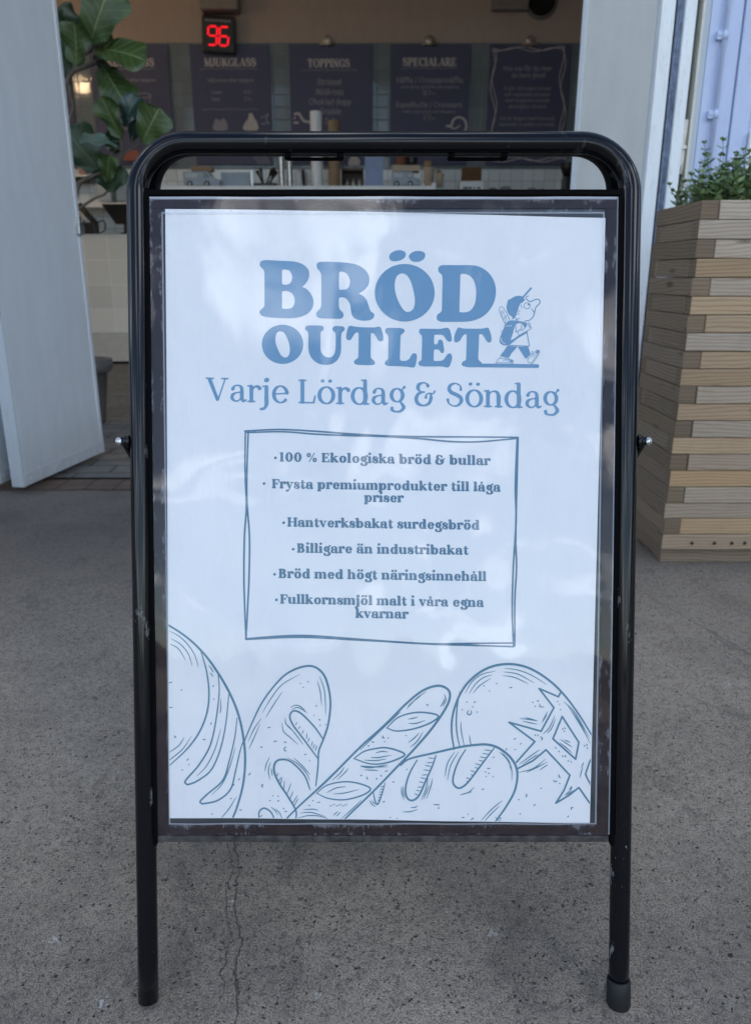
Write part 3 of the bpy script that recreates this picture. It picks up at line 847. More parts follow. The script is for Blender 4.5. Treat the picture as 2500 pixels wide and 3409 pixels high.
# ------------------------------------------------------------------ setting: ground, floor
def sheet(name, x0, x1, y0, y1, z, mat, nx=1, ny=1):
    m = MB()
    for i in range(nx):
        for j in range(ny):
            a, b = x0 + (x1 - x0) * i / nx, x0 + (x1 - x0) * (i + 1) / nx
            c, d = y0 + (y1 - y0) * j / ny, y0 + (y1 - y0) * (j + 1) / ny
            m.add([(a, c, z), (b, c, z), (b, d, z), (a, d, z)], [[0, 1, 2, 3]])
    return tag(m.build(name, mat), kind='structure')
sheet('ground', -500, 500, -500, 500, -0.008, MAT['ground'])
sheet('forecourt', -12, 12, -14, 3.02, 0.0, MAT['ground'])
sheet('threshold', -1.9, 1.1, 2.975, 3.135, 0.004, MAT['threshold'])
sheet('floor', -4.6, 3.6, 3.165, 8.6, 0.004, MAT['pavers'])

# unseen dark ring added behind the viewer, shaped to darken reflections
m = MB()
n_ = 120
vs = []
for i in range(n_ + 1):
    az = math.radians(-135 + 270 * i / n_)                    # 0 = straight behind the viewer
    e = 2.5 + 11 * max(0, min(1, (-math.degrees(az) - 45) / 35)) + 7 * max(0, min(1, (math.degrees(az) - 55) / 30)) + 2.2 * mnoise.noise(Vector((i * .35, 0, 0))) + 1.2 * mnoise.noise(Vector((i * 1.3, 5, 0)))
    for r, k in ((48, 0), (56, .75), (62, 1)): vs.append((-math.sin(az) * r, -math.cos(az) * r, -.5 + (r * math.tan(math.radians(max(1, e))) + .5) * k))
m.add(vs, [[i * 3 + k, i * 3 + k + 1, i * 3 + k + 4, i * 3 + k + 3] for i in range(n_) for k in range(2)], True)
tag(m.build('reflection_screen', simple('dark_green_screen', (.035, .045, .028), .9, var=.6, scale=.6)), kind='structure')

# ------------------------------------------------------------------ the cafe building
FY = 3.14                                                    # outside face of the facade
H = 6.6
bld = thing('cafe_building', (0, FY, 0), 'pale cafe building with wide open doorway and lavender blue cladding behind the sign', 'building')
def part(name, mat, parent=bld, **kw):
    return lambda m: m.build(name, mat, parent)
m = MB()
m.box((-12, FY, 0), (-2.95, FY + .22, H)); m.box((-2.95, FY, 3.75), (1.0, FY + .22, H)); m.box((1.70, FY + .05, 0), (12, FY + .22, H))  # doorway carried on leftwards out of view, widened to let in more daylight
m.box((1.0, FY + .10, 0), (1.70, FY + .22, H))
m.build('facade_wall', MAT['facade'], bld)
m = MB(); m.box((-12.2, FY - .25, H), (12.2, 12.4, H + .18)); m.build('roof', MAT['roof'], bld)
m = MB(); m.box((-4.7, 8.502, 0), (3.7, 8.7, 1.863)); m.build('tiled_wall_lit', MAT['lit_tile'], bld)  # lower rows of the wall; brighter light there is put into the tile colour
m = MB(); m.box((-4.7, 8.5, 1.864), (3.7, 8.7, 3.0)); tw = m.build('tiled_wall', MAT['wall_tile'], bld)
m = MB(); m.box((-4.7, 8.497, 3.0), (3.7, 8.7, 4.1)); m.build('plaster_wall', MAT['plaster'], bld)
for xa, xb in ((-4.7, -4.5), (3.5, 3.7)):
    m = MB(); m.box((xa, FY + .22, 0), (xb, 8.495, 4.1)); m.build('inner_wall', MAT['white_wall'], bld)
m = MB(); m.box((-4.7, FY + .22, 4.1), (3.7, 8.7, 4.3)); m.build('ceiling', MAT['white_wall'], bld)
m = MB(); m.box((-12, 12.0, 0), (12, 12.2, H)); m.box((-12, FY + .22, 0), (-11.8, 12.0, H)); m.box((11.8, FY + .22, 0), (12, 12.0, H)); m.build('outer_wall', MAT['facade'], bld)
# door frame right of the opening: X positions surveyed on the facade plane
def fx(px): return W(px, 0, FY - .03).x
y0 = FY - .03
m = MB()
m.box((fx(2192), y0, 0), (fx(2251), FY + .10, H - .3), .004)
fr1 = m.build('door_post', MAT['trim'], bld)
m = MB(); m.box((fx(2251) + .001, y0 + .028, 0), (fx(2262), FY + .09, H - .3)); m.build('recess', MAT['slot'], bld)
m = MB(); m.box((fx(2262), y0 + .012, 0), (fx(2285), FY + .09, H - .3), .005); m.tube([(fx(2273), y0 + .012, 0), (fx(2273), y0 + .012, H - .3)], .006); m.build('door_seal', MAT['groove'], bld)
m = MB(); m.box((fx(2283), y0 - .004, 0), (fx(2322), FY + .09, H - .3), .004); m.build('door_post', MAT['trim'], bld)
m = MB(); m.box((fx(2322) + .001, y0 + .055, 0), (fx(2345), FY + .09, H - .3)); m.build('recess', MAT['slot'], bld)
m = MB(); m.box((fx(2345), y0 + .005, 0), (fx(2353), FY + .09, H - .3), .002); m.build('cream_strip', MAT['cream'], bld)
m = MB(); m.box((fx(2353), y0 + .012, 0), (fx(2374), FY + .09, H - .3), .002); m.build('side_strip', MAT['clad_shade'], bld)  # side face of the cladding, its shading put into the colour
# hinge leaf in the recess
m = MB()
ha, hb, hc = W(2300, 395, y0).z, W(2300, 490, y0).z, W(2300, 578, y0).z
for a, b in ((ha, hb + .004), (hb - .002, hc)):
    m.tube([(fx(2333), y0 + .022, b), (fx(2333), y0 + .022, a)], .010, 12)
m.box((fx(2322), y0 + .012, hc + .03), (fx(2333), y0 + .02, ha - .02), .002)
m.box((fx(2320), y0 + .006, hb - .006), (fx(2342), y0 + .035, hb + .008), .002)
m.build('hinge', MAT['cream'], bld)
# cladding: upright boards with shallow steps
m = MB()
xs = [fx(2374), fx(2486), fx(2551), fx(2551) + .10, fx(2551) + .24]
offs = [.012, .004, .012, .006]
for k in range(4):
    m.box((xs[k] + .0015, y0 + offs[k], 0), (xs[k + 1] - .0015, FY + .045, H - .3), .004)
m.build('cladding', MAT['clad'], bld)
m = MB(); m.box((fx(2549), y0 - .02, 0), (fx(2549) + .08, y0 + .003, W(2490, 440, y0).z), .003); m.build('door_post', MAT['trim'], bld)
# electric conduit with saddles
cx = (fx(2424) + fx(2424)) / 2
m = MB(); m.tube([(cx, y0 - .004, 0.3), (cx, y0 - .004, H - .4)], .0075, 14)
cd = m.build('conduit', MAT['clad'], bld)
for py in (118, 382):
    z = W(2410, py, y0).z
    m = MB(); m.box((cx - .027, y0 - .006, z - .014), (cx - .006, y0 + .010, z + .014), .002); m.tube([(cx, y0 - .004, z - .014), (cx, y0 - .004, z + .014)], .0105, 14)
    m.lathe([(.0, -.004), (.004, -.003), (.004, 0)], (cx - .018, y0 - .006, z), 10, 'y')
    m.build('clip', MAT['clad'], cd)

# ------------------------------------------------------------------ folding door leaves
def leaf(p_near, p_far, z0, z1, thick, side, mat, parent, latch=False):
    """an upright door leaf from p_near to p_far (plan), its good face on the opening side"""
    a, b = Vector((*p_near, 0)), Vector((*p_far, 0))
    d = (b - a).normalized(); L = (b - a).length
    nrm = Vector((d.y, -d.x, 0)) * side                      # towards the opening
    R = Matrix(((d.x, nrm.x, 0, a.x), (d.y, nrm.y, 0, a.y), (0, 0, 1, 0), (0, 0, 0, 1)))
    m = MB(); m.box((0, -thick, z0), (L, 0, z1), .004, M=R)
    o = m.build('door', mat, parent)
    m = MB(); m.box((L - .018, -thick - .002, z0), (L + .004, .004, z1), .002, M=R); m.build('edge_trim', MAT['door_edge'], o)
    m = MB(); m.box((0.002, .0005, z0 + .004), (L - .02, .005, z0 + .052), .001, M=R)
    for k, f in enumerate((.06, .2, .36, .40, .66, .9)):
        m.lathe([(.006, 0), (.005, .003), (0, .004)], n=10, M=R @ Matrix.Translation((f * L, .005, z0 + .026 + (.012 if k == 3 else 0))) @ Matrix.Rotation(-math.pi / 2, 4, 'X'))
    m.build('kick_strip', MAT['door_edge'], o)
    m = MB(); m.box((-.004, -thick - .001, z0), (-.0005, .001, z1), .001, M=R); m.build('end_strip', MAT['door_end'], o)
    if latch:
        zl = W(255, 745, b.y).z
        m = MB(); m.box((L - .035, .002, zl - .045), (L + .010, .020, zl - .005), .004, M=R); m.box((L - .022, .004, zl - .01), (L + .008, .014, zl + .03), .003, M=R)
        m.tube([R @ Vector((L, .010, zl + .012)), R @ Vector((L + .07, -.005, zl + .016))], .006, 8)
        m.build('latch', MAT['zinc'], o)
    return o
leaf((-1.386, 2.915), (-1.288, 3.541), .03, 3.6, .052, 1, MAT['door'], bld, True)
leaf((-1.505, 2.955), (-1.42, 3.54), .03, 3.6, .055, 1, MAT['door'], bld)
fa = W(2191, 0, 3.10); fb = W(1946, 0, 3.34)
leaf((fa.x, 3.10), (fb.x, 3.34), .03, 3.6, .05, -1, MAT['panel_in'], bld)

# ------------------------------------------------------------------ the A-frame sign
sign = thing('sidewalk_sign', B(0, 0, 0), 'black tubular metal A-frame sidewalk sign standing on the asphalt, holding a white bakery poster', 'sidewalk sign')
HS, RT, VT, RC = 0.2815, 0.0119, 1.0118, 0.058
def arch(vfoot, fn, rc=RC, hs=HS, vt=VT):
    P = [fn(-hs, vfoot), fn(-hs, vfoot + .05)]
    P += [fn(-hs, v) for v in np.linspace(vfoot + .1, vt - rc, 14)]
    P += [fn(-hs + rc - rc * math.cos(a), vt - rc + rc * math.sin(a)) for a in np.linspace(.1, math.pi / 2, 14)]
    P += [fn(u, vt) for u in np.linspace(-hs + rc, hs - rc, 12)[1:-1]]
    P += [fn(hs - rc + rc * math.sin(a), vt - rc + rc * math.cos(a)) for a in np.linspace(0, math.pi / 2 - .1, 14)]
    P += [fn(hs, v) for v in np.linspace(vt - rc, vfoot + .1, 14)]
    P += [fn(hs, vfoot + .05), fn(hs, vfoot)]
    return P
m = MB(); m.tube(arch(.005, lambda u, v: B(u, v, -.002)), RT, 28); m.build('front_frame', MAT['black'], sign)
# rear frame, hinged at the top and leaning the other way
yt, zt = SY + VT * ST + .027, VT * CT
def BR(u, v, w=0.0):
    dv = VT - v
    return Vector((SX + u, yt + dv * ST + w * CT, zt - dv * CT + w * ST))
m = MB(); m.tube(arch(.0, lambda u, v: BR(u, v, .002)), RT, 20); m.build('rear_frame', MAT['black'], sign)
m = MB()
RB = Matrix(((1, 0, 0, SX), (0, ST, -CT, SY), (0, CT, ST, 0), (0, 0, 0, 1)))        # (u,v,w) -> world
RR = Matrix(((1, 0, 0, SX), (0, -ST, CT, yt + VT * ST), (0, CT, ST, zt - VT * CT), (0, 0, 0, 1)))
m.box((-.268, .21, -.006), (.268, .945, .0), .001, M=RR); m.build('rear_panel', MAT['board'], sign)
# hinge clips beneath the top tube
for u0, u1 in ((-.112, -.048), (.075, .140)):
    m = MB()
    m.box((u0, VT - .0131, -.020), (u1, VT - .0121, -.012), .001, M=RB)
    m.box((u0 - .002, VT - .0152, -.014), (u0 + .006, VT - .0115, -.004), .0015, M=RB)
    m.box((u1 - .006, VT - .0152, -.014), (u1 + .002, VT - .0115, -.004), .0015, M=RB)
    m.build('hinge', MAT['rail'], sign)
# rails around the panel
PT, PB, PL, PR = .9505, .2085, -.2672, .2672
m = MB()
m.box((-.2685, PT, -.014), (.2685, PT + .0068, .0055), .0015, M=RB); m.build('top_rail', MAT['rail'], sign)
m = MB(); m.box((-.2665, PB - .008, -.012), (.2655, PB, .004), .0018, M=RB); m.build('bottom_rail', simple('worn_grey_edge', (.055, .05, .046), .7, var=.95, scale=70, bump=.5), sign)
for s in (-1, 1):
    m = MB()
    m.box((s * .2674, PB - .012, -.012), (s * .2735, PT + .009, .0045), .001, M=RB)
    m.box((s * .2665, PB + .0, -.004), (s * .2690, PT, .0062), .0007, M=RB)
    m.build('side_rail', MAT['rail'], sign)
m = MB(); m.box((PL, PB, -.006), (PR, PT, -.0006), 0, M=RB); bp = m.build('back_panel', simple('slate_backing', (.030, .036, .045), .5), sign)
bw = .0165
m = MB()
m.box((PL, PT - .0135, -.0005), (PR, PT, .0024), .0006, M=RB); m.box((PL, PB, -.0005), (PR, PB + .0135, .0024), .0006, M=RB)
m.box((PL, PB + .0136, -.0005), (PL + bw - .002, PT - .0136, .0024), .0006, M=RB); m.box((PR - bw + .002, PB + .0136, -.0005), (PR, PT - .0136, .0024), .0006, M=RB)
m.build('poster_frame', MAT['board'], sign)
# clear vinyl pocket, gently wavy
m = MB()
nu, nv = 50, 70
def cw(u, v):
    return .0036 + .0006 * math.sin(u * 23 + v * 5) * math.sin(v * 11 + .6) * min(1, 8 * (.2675 - abs(u))) + .0004 * math.sin(u * 61 + v * 7 + 1)
vs = [B(PL + .001 + (PR - PL - .002) * i / nu, PB + .001 + (PT - PB - .002) * j / nv, cw(PL + (PR - PL) * i / nu, PB + (PT - PB) * j / nv)) for j in range(nv + 1) for i in range(nu + 1)]
m.add(vs, [[j * (nu + 1) + i, j * (nu + 1) + i + 1, (j + 1) * (nu + 1) + i + 1, (j + 1) * (nu + 1) + i] for j in range(nv) for i in range(nu)], True)
m.build('clear_cover', MAT['cover'], sign)
# pivot bolts, spreader arms, foot cap
vb = float(board_uv(2140, 1470)[1])
for s in (-1, 1):
    m = MB()
    m.tube([B(s * (HS + .010), vb, -.002), B(s * (HS + .0212), vb, -.002)], .0030, 12)
    m.tube([B(s * (HS + .0210), vb, -.002), B(s * (HS + .0268), vb, -.002)], .0054, 18)
    m.tube([B(s * (HS + .0267), vb, -.002), B(s * (HS + .0278), vb, -.002)], [.0054, .0044], 18)
    m.build('bolt', MAT['zinc'], sign)
    m = MB(); m.tube([B(s * (HS + .0115), vb, -.002), B(s * (HS + .0155), vb, -.002)], .0075, 18)
    m.tube([B(s * (HS + .0160), vb, -.002), B(s * (HS + .0180), vb, -.002)], .0070, 18); m.build('washer', MAT['black'], sign)
    a, b = B(s * (HS + .0175), vb, -.002), BR(s * (HS + .004), .36, .014)
    m = MB()
    P = [a + (b - a) * t for t in np.linspace(0, 1, 8)]
    d = (b - a).normalized(); sd = Vector((1, 0, 0)); up = d.cross(sd).normalized()
    vs, fs = [], []
    for p in P:
        for q in (sd * .0016 + up * .0075, -sd * .0016 + up * .0075, -sd * .0016 - up * .0075, sd * .0016 - up * .0075): vs.append(p + q)
    for i in range(len(P) - 1):
        for k in range(4): fs.append([i * 4 + k, i * 4 + (k + 1) % 4, i * 4 + 4 + (k + 1) % 4, i * 4 + 4 + k])
    fs += [[0, 1, 2, 3], [len(vs) - 4, len(vs) - 3, len(vs) - 2, len(vs) - 1]]
    m.add(vs, fs); m.build('spreader_arm', MAT['black'], sign)
m = MB(); m.tube([B(HS, -.002, -.002), B(HS, .001, -.002), B(HS, .030, -.002), B(HS, .032, -.002)], [.0128, .0141, .0139, .0130], 24)
fcap = m.build('foot_cap', MAT['rubber'], sign)
tag(fcap, 'black rubber cap on the right foot')

# ------------------------------------------------------------------ the poster inside it
QUAD = [(552, 697), (900, 700), (1300, 708), (1700, 719), (2013, 727), (2003, 1150), (1990, 1600), (1976, 2150), (1961, 2738), (1600, 2734), (1200, 2727), (900, 2724), (565, 2722), (560, 1800), (556, 1200)]
poster = thing('poster', B(0, .3, .001), 'white bakery sale poster printed in blue, held behind clear vinyl in the black sidewalk sign', 'poster')
def pw(u, v):
    return .0012 + .0007 * np.sin(u * 17 + v * 6.0) * np.sin(v * 9 + 1.1 + u * 3) + .0004 * np.sin(u * 41 - v * 4)
def on_poster(lift):
    def f(px, py):
        u, v = board_uv(px, py)
        w = pw(u, v) + lift
        return np.stack([SX + u, SY + v * ST - w * CT, v * CT + w * ST], 1)
    return f
m = MB()
nu, nv = 60, 84
vs = []
for j in range(nv + 1):
    f = j / nv
    for i in range(nu + 1):
        g = i / nu
        top = np.interp(g, [0, .24, .51, .79, 1], [697, 700, 708, 719, 727]); bot = np.interp(g, [0, .24, .455, .74, 1], [2722, 2724, 2727, 2734, 2738])
        y = top + (bot - top) * f
        L = np.interp(f, [0, .25, .545, 1], [552, 556, 560, 565]); R = np.interp(f, [0, .21, .43, .71, 1], [2013, 2003, 1990, 1976, 1961])
        vs.append(on_poster(0)(np.array([L + (R - L) * g]), np.array([y]))[0])
m.add(vs, [[j * (nu + 1) + i, j * (nu + 1) + i + 1, (j + 1) * (nu + 1) + i + 1, (j + 1) * (nu + 1) + i] for j in range(nv) for i in range(nu)], True)
m.build('sheet', MAT['paper'], poster)
INK = on_poster(.00025)

# big headline, outlines drawn by hand as closed curves
def Z(x0, y0, k): return lambda *xy: [(x0 + x / k, y0 + y / k) for x, y in zip(xy[::2], xy[1::2])]
F = Field(850, 820, 1820, 1240)
def shape(P, holes=()):
    F.poly([tuple(p) for p in catmull(P, 6, True)])
    for h in holes: F.poly([tuple(p) for p in catmull(h, 6, True)], erase=True)
def oval(cx, cy, rx, ry): return [c for a in np.linspace(0, 2 * math.pi, 25)[:-1] for c in (cx + rx * math.cos(a), cy + ry * math.sin(a))]
z = Z(850, 820, 4.029)
shape(z(65,245,75,212,105,195,160,190,300,196,420,200,540,210,640,245,705,305,725,375,710,450,670,510,634,543,634,549,680,570,740,630,778,710,780,790,750,860,690,915,600,950,500,966,380,966,250,960,150,952,95,935,65,900,68,865,95,840,120,815,128,770,128,600,128,450,128,370,118,325,90,295,68,270),
      [z(362,330,375,316,420,316,465,335,492,390,494,440,475,490,435,515,385,516,363,500,362,420), z(362,620,375,605,430,603,490,630,525,690,530,760,505,815,460,838,390,840,363,828,361,720)])
shape(z(826,270,830,235,860,215,920,211,1080,214,1250,228,1370,255,1460,310,1515,380,1530,460,1510,530,1460,590,1392,636,1392,643,1440,665,1490,720,1520,800,1550,875,1590,905,1593,945,1565,980,1500,998,1420,998,1345,975,1300,930,1283,860,1275,800,1255,745,1215,700,1165,687,1130,693,1121,720,1122,800,1135,850,1170,885,1184,920,1175,955,1140,974,1060,974,960,970,880,967,835,950,818,915,828,878,865,845,883,810,886,750,887,600,887,450,885,380,865,335,838,305),
      [z(1127,360,1140,345,1180,346,1230,375,1265,440,1270,500,1250,555,1215,582,1160,585,1128,578,1122,500)])
z = Z(1240, 820, 3.933)
shape(z(*oval(421, 610, 390, 376)), [z(290,500,310,410,350,368,395,358,445,380,495,450,530,560,552,680,550,770,525,830,475,860,425,850,375,790,325,690,297,590)])
shape(z(218,140,240,95,300,62,365,55,420,75,435,110,420,150,370,185,300,199,240,190))
shape(z(475,140,495,100,550,70,620,65,675,85,689,125,670,170,620,200,560,207,505,190))
shape(z(858,310,865,275,900,253,960,249,1100,251,1280,252,1390,272,1490,330,1565,420,1605,530,1608,640,1580,750,1520,850,1430,930,1320,975,1220,990,1080,992,960,992,890,988,848,965,838,930,850,895,885,870,903,845,907,780,910,650,913,500,912,410,900,370,870,345),
      [z(1148,385,1160,367,1210,366,1270,390,1320,450,1348,540,1352,640,1340,740,1305,815,1255,858,1200,868,1150,866,1135,850,1138,700,1143,520)])
z = Z(860, 1070, 3.842)
shape(z(*oval(314, 295, 264, 250)), [z(222,220,235,160,265,133,300,130,340,155,375,220,400,300,407,370,395,430,365,460,330,460,290,430,250,350,228,285)])
shape(z(600,95,612,65,650,54,740,54,810,58,835,80,834,110,808,132,797,160,797,250,797,330,805,390,840,440,890,462,940,455,975,415,988,360,991,260,990,170,978,140,952,115,950,88,975,65,1030,62,1085,68,1106,95,1098,120,1070,145,1062,185,1060,280,1060,360,1045,440,1000,510,930,550,860,557,780,545,710,500,665,440,645,370,643,260,642,170,630,130,606,112))
shape(z(1125,215,1130,150,1150,80,1175,58,1215,65,1290,75,1400,79,1490,78,1530,69,1560,75,1580,120,1597,190,1595,240,1570,257,1535,245,1510,205,1485,165,1465,152,1443,155,1439,180,1438,300,1436,420,1440,465,1465,490,1490,520,1485,550,1450,560,1360,560,1270,556,1230,540,1226,510,1250,487,1275,470,1281,430,1283,300,1284,180,1280,150,1255,145,1230,165,1205,205,1180,238,1145,240))
z = Z(1240, 1070, 3.933)
shape(z(166,130,172,100,205,87,290,86,370,90,412,105,417,135,395,160,372,180,366,215,362,350,359,470,362,505,385,516,440,514,480,490,510,440,540,418,570,425,580,460,572,530,555,590,525,604,470,597,400,590,280,585,200,582,165,565,162,535,180,515,200,495,205,450,206,320,206,215,195,175,172,152))
shape(z(610,130,618,105,650,97,760,98,870,100,930,92,975,86,1005,105,1025,165,1034,230,1025,265,990,266,960,235,935,195,905,178,850,176,812,178,806,200,804,270,812,300,838,300,855,280,862,250,885,240,912,255,928,320,936,385,922,415,895,412,875,385,858,370,815,370,803,385,800,450,800,505,815,518,880,518,925,505,955,465,985,428,1020,425,1038,460,1030,525,1005,590,970,604,910,592,800,590,680,590,620,580,600,555,608,528,635,510,643,470,646,330,648,215,638,180,615,158))
shape(z(1066,240,1075,170,1105,100,1130,84,1190,96,1300,99,1420,99,1480,88,1510,90,1530,130,1550,200,1548,265,1515,280,1485,255,1455,205,1425,173,1395,175,1390,210,1385,350,1380,470,1388,510,1420,540,1434,570,1430,598,1300,604,1220,598,1172,580,1165,550,1185,525,1215,510,1222,470,1226,330,1229,200,1222,172,1195,178,1165,215,1140,255,1105,276,1075,272))
F.stroke([(1562, 1217), (1787, 1219.5)], 6.2)
F.mesh('headline', INK, MAT['head_ink'], poster)

# subtitle and list
F = Field(680, 1235, 1870, 1395)
write(F, 'Varje Lördag & Söndag', 687, 1860, 1336, 1361, 112, .056, .021, k=.025)
F.mesh('subtitle', INK, MAT['head_ink'], poster)
F = Field(860, 1490, 1700, 2075)
for tx, xl, xr, ya, yb in (('100 % Ekologiska bröd & bullar', 930, 1632, 1536, 1548.5), ('Frysta premiumprodukter till låga', 906, 1667, 1625, 1636.5), ('priser', 1213, 1344, 1670.5, 1672),
                           ('Hantverksbakat surdegsbröd', 957, 1597, 1752.5, 1763), ('Billigare än industribakat', 989, 1560, 1839, 1846), ('Bröd med högt näringsinnehåll', 928, 1620, 1923.5, 1933.5),
                           ('Fullkornsmjöl malt i våra egna', 933, 1611, 2008.5, 2019.5), ('kvarnar', 1184, 1360, 2056, 2058.5)):
    write(F, tx, xl, xr, ya, yb, 42.8, .103, .035, k=.02, gap=.03)
for bx, by in ((918, 1524.5), (880, 1610), (945, 1740), (976.7, 1828), (915, 1911.7), (921, 1996.7)): F.stroke([(bx, by)], 4.6)
F.mesh('list_text', INK, MAT['text_ink'], poster)
# hand-drawn double border
F = Field(800, 1415, 1740, 2165)
z = Z(700, 1380, 1.3767)
def line(pts, w0, w1=None, n=8):
    P = catmull(pts, n)
    mid = w0
    e = w0 if w1 is None else w1
    s = np.linspace(0, 1, len(P))
    F.stroke([tuple(p) for p in P], list(e + (mid - e) * np.sin(np.pi * s) ** .7))
for pts in (z(160,76,320,69,480,77,640,89,800,98,1000,102,1200,103,1408,105), z(170,83,330,79,480,90,640,97,780,100,950,110,1100,124,1230,125,1402,110),
            z(163,80,161,250,167,420,158,560,156,750,160,900,165,1028), z(176,84,170,250,170,400,181,560,179,750,172,900,166,1028),
            z(163,1027,300,1016,400,1012,500,1015,730,1033,1000,1049,1200,1047,1390,1046), z(165,1030,420,1020,700,1034,1000,1050,1200,1056,1388,1063),
            z(1404,105,1396,330,1400,480,1387,700,1382,900,1388,1062), z(1409,105,1404,300,1398,560,1402,700,1394,850,1394,1060)):
    line(pts, 3.0, 2.4)
F.mesh('list_border', INK, MAT['text_ink'], poster)

# the loaves
F = Field(555, 2060, 1985, 2745)
A_, B_ = Z(500, 2050, 2.065), Z(1200, 2050, 1.8356)
K = 1.0
def La(w, *xy, t=None): line(A_(*xy), w / 2.065 / 2 * 1.32, (w if t is None else t) / 2.065 / 2)
def Lb(w, *xy, t=None): line(B_(*xy), w / 1.8356 / 2 * 1.32, (w if t is None else t) / 1.8356 / 2)
# big round loaf, left
La(12, 120,55,230,125,330,210,430,330,540,510,610,680,645,850,655,1000,640,1160,600,1310,560,1410)
for q in ((135,100,200,135,260,190,310,265,338,355), (145,152,210,190,265,255,295,345), (140,190,200,225,250,305), (318,1105,390,1030,450,910,490,770), (425,1228,500,1150,555,1020,590,895),
          (488,565,488,640,482,670), (405,335,425,362,440,390), (415,388,427,402,437,418), (120,945,200,890,240,830), (120,1000,160,970,230,910,290,820), (480,1400,540,1330,597,1240)): La(5.5, *q, t=1.5)
La(9, 350,230,390,370,408,520,395,660,340,800,250,920,125,1036, t=6)
La(9, 470,385,478,520,455,720,415,890,340,1020,250,1125,250,1150,270,1155,330,1130,420,1060,480,930,520,760,545,530, t=6)
La(9, 600,700,585,830,545,1000,500,1130,400,1220,350,1268,352,1284,375,1288,470,1265,555,1190,590,1060,620,930,645,850, t=6)
for q in ((135,458,155,453), (216,505,224,509), (135,628,158,625), (436,485,440,475), (437,569,443,571), (170,820,180,832,172,830), (365,845,384,850), (257,990,268,980), (268,1019,273,1021), (222,1054,229,1057), (552,1252,562,1256), (610,1128,618,1116), (570,1168,580,1155), (420,745,425,730), (424,1358,432,1362)): La(6, *q, t=4)
# loaf with two slashes
La(11, 642,880,700,740,780,580,900,430,1000,365,1100,343,1170,375,1215,450,1240,590,1225,740,1190,850,1160,930,1155,1030,1140,1165, t=8)
for q in ((770,670,830,570,910,470,1035,398), (795,700,850,610,912,517), (675,865,720,770,768,700), (680,915,710,850,760,735), (1150,445,1170,520,1180,615), (1165,412,1200,520,1208,685), (963,630,1000,612,1040,625,1080,668), (975,642,1010,628,1045,640,1068,660),
          (930,698,935,740,970,780), (908,730,918,790,960,830,1022,884), (945,745,1000,810,1055,885), (940,970,1010,1010,1070,1070,1102,1130), (985,970,1050,1030,1102,1090), (825,965,800,1020,790,1068), (830,1000,815,1060,825,1128), (835,1045,838,1070,842,1100), (830,1310,860,1335,880,1368), (860,1322,890,1350,908,1390)): La(5.5, *q, t=1.5)
La(10, 1190,845,1130,760,1040,670,985,652,962,690,985,750,1060,850,1152,975, t=8)
La(11, 1100,1190,1060,1090,970,1000,900,985,860,1010,855,1070,890,1150,950,1240,1003,1335,1003,1400, t=8)
La(9, 750,1400,752,1345,785,1320,830,1345,858,1400, t=7)
for q in ((1000,748,1012,728), (1020,775,1035,755), (1045,810,1055,782), (1075,845,1080,803), (1085,866,1096,833), (1110,896,1118,858), (1120,912,1135,878), (1135,928,1148,888), (868,1106,885,1076), (880,1138,908,1103), (895,1162,910,1110), (920,1194,925,1128), (940,1230,972,1143), (960,1264,986,1198), (975,1296,1016,1228), (985,1314,1021,1248), (755,1380,775,1368)): La(5, *q, t=1.5)
for q in ((1031,463,1036,464), (1082,450,1089,451), (1051,491,1056,488), (1141,612,1144,622), (1126,682,1129,682), (1160,708,1170,716), (1166,752,1173,751), (1206,745,1210,745), (810,768,829,763), (850,863,872,857), (760,897,773,903), (922,862,930,868,938,864), (938,898,924,908,926,924,940,926), (1062,953,1075,947), (1096,993,1100,994), (780,1157,770,1160,770,1172,780,1174), (842,1235,848,1234), (877,1238,885,1236), (820,1268,830,1267), (876,1272,889,1267), (914,1318,924,1324), (925,1342,942,1340), (676,1093,688,1085,690,1076), (616,1330,630,1335)): La(6, *q, t=4)
# baguette
Lb(11, -500,1290, -380,1165, -200,1000, 0,800,150,665,280,535,380,455,470,425,530,445,545,490,520,560,440,680,330,810,220,925,80,1070,-60,1205,-120,1265, t=9)
La(6, 1030,1298,1200,1138,1400,948,1645,717, t=3)
Lb(6, 0,818,130,692,245,585, t=3)
La(8, 1145,1215,1220,1160,1340,1138,1450,1155,1515,1190,1450,1235,1330,1262,1220,1250,1145,1215, t=6)
Lb(8, 160,685,230,620,330,590,420,592,475,612,420,655,320,690,220,703,160,685, t=6)
Lb(8, -40,871,22,828,90,811,150,805,220,820,270,848,200,885,120,904,48,901,-40,871, t=6)
for q in ((1210,1215,1280,1180,1350,1172), (1255,1222,1340,1215,1440,1190), (1010,1390,1080,1370,1160,1372,1235,1396), (1030,1352,1110,1348,1210,1378), (1050,1330,1120,1325,1160,1335), (1250,1130,1310,1075,1335,1035), (1285,1125,1340,1075,1362,1045), (1260,1370,1290,1340), (1280,1375,1310,1345), (1310,1395,1390,1325,1455,1262)): La(5.5, *q, t=1.5)
for q in ((280,570,340,505,402,460), (285,555,330,515,365,490), (510,475,520,510,500,555), (485,555,505,525,510,500), (290,630,320,625,352,615), (290,655,340,655,395,636), (290,775,325,748,360,712), (303,802,345,765,382,706), (90,838,130,828,170,832), (60,865,110,865,190,850), (20,880,90,884,160,874), (0,915,80,922,170,922), (20,940,70,942,110,944)): Lb(5.5, *q, t=1.5)
Lb(7, 0,918,60,926,165,910, t=3)
for k in range(9): La(5, 1240 + k * 14, 1300 - (k % 3) * 5, 1238 + k * 14, 1307 - (k % 3) * 5)
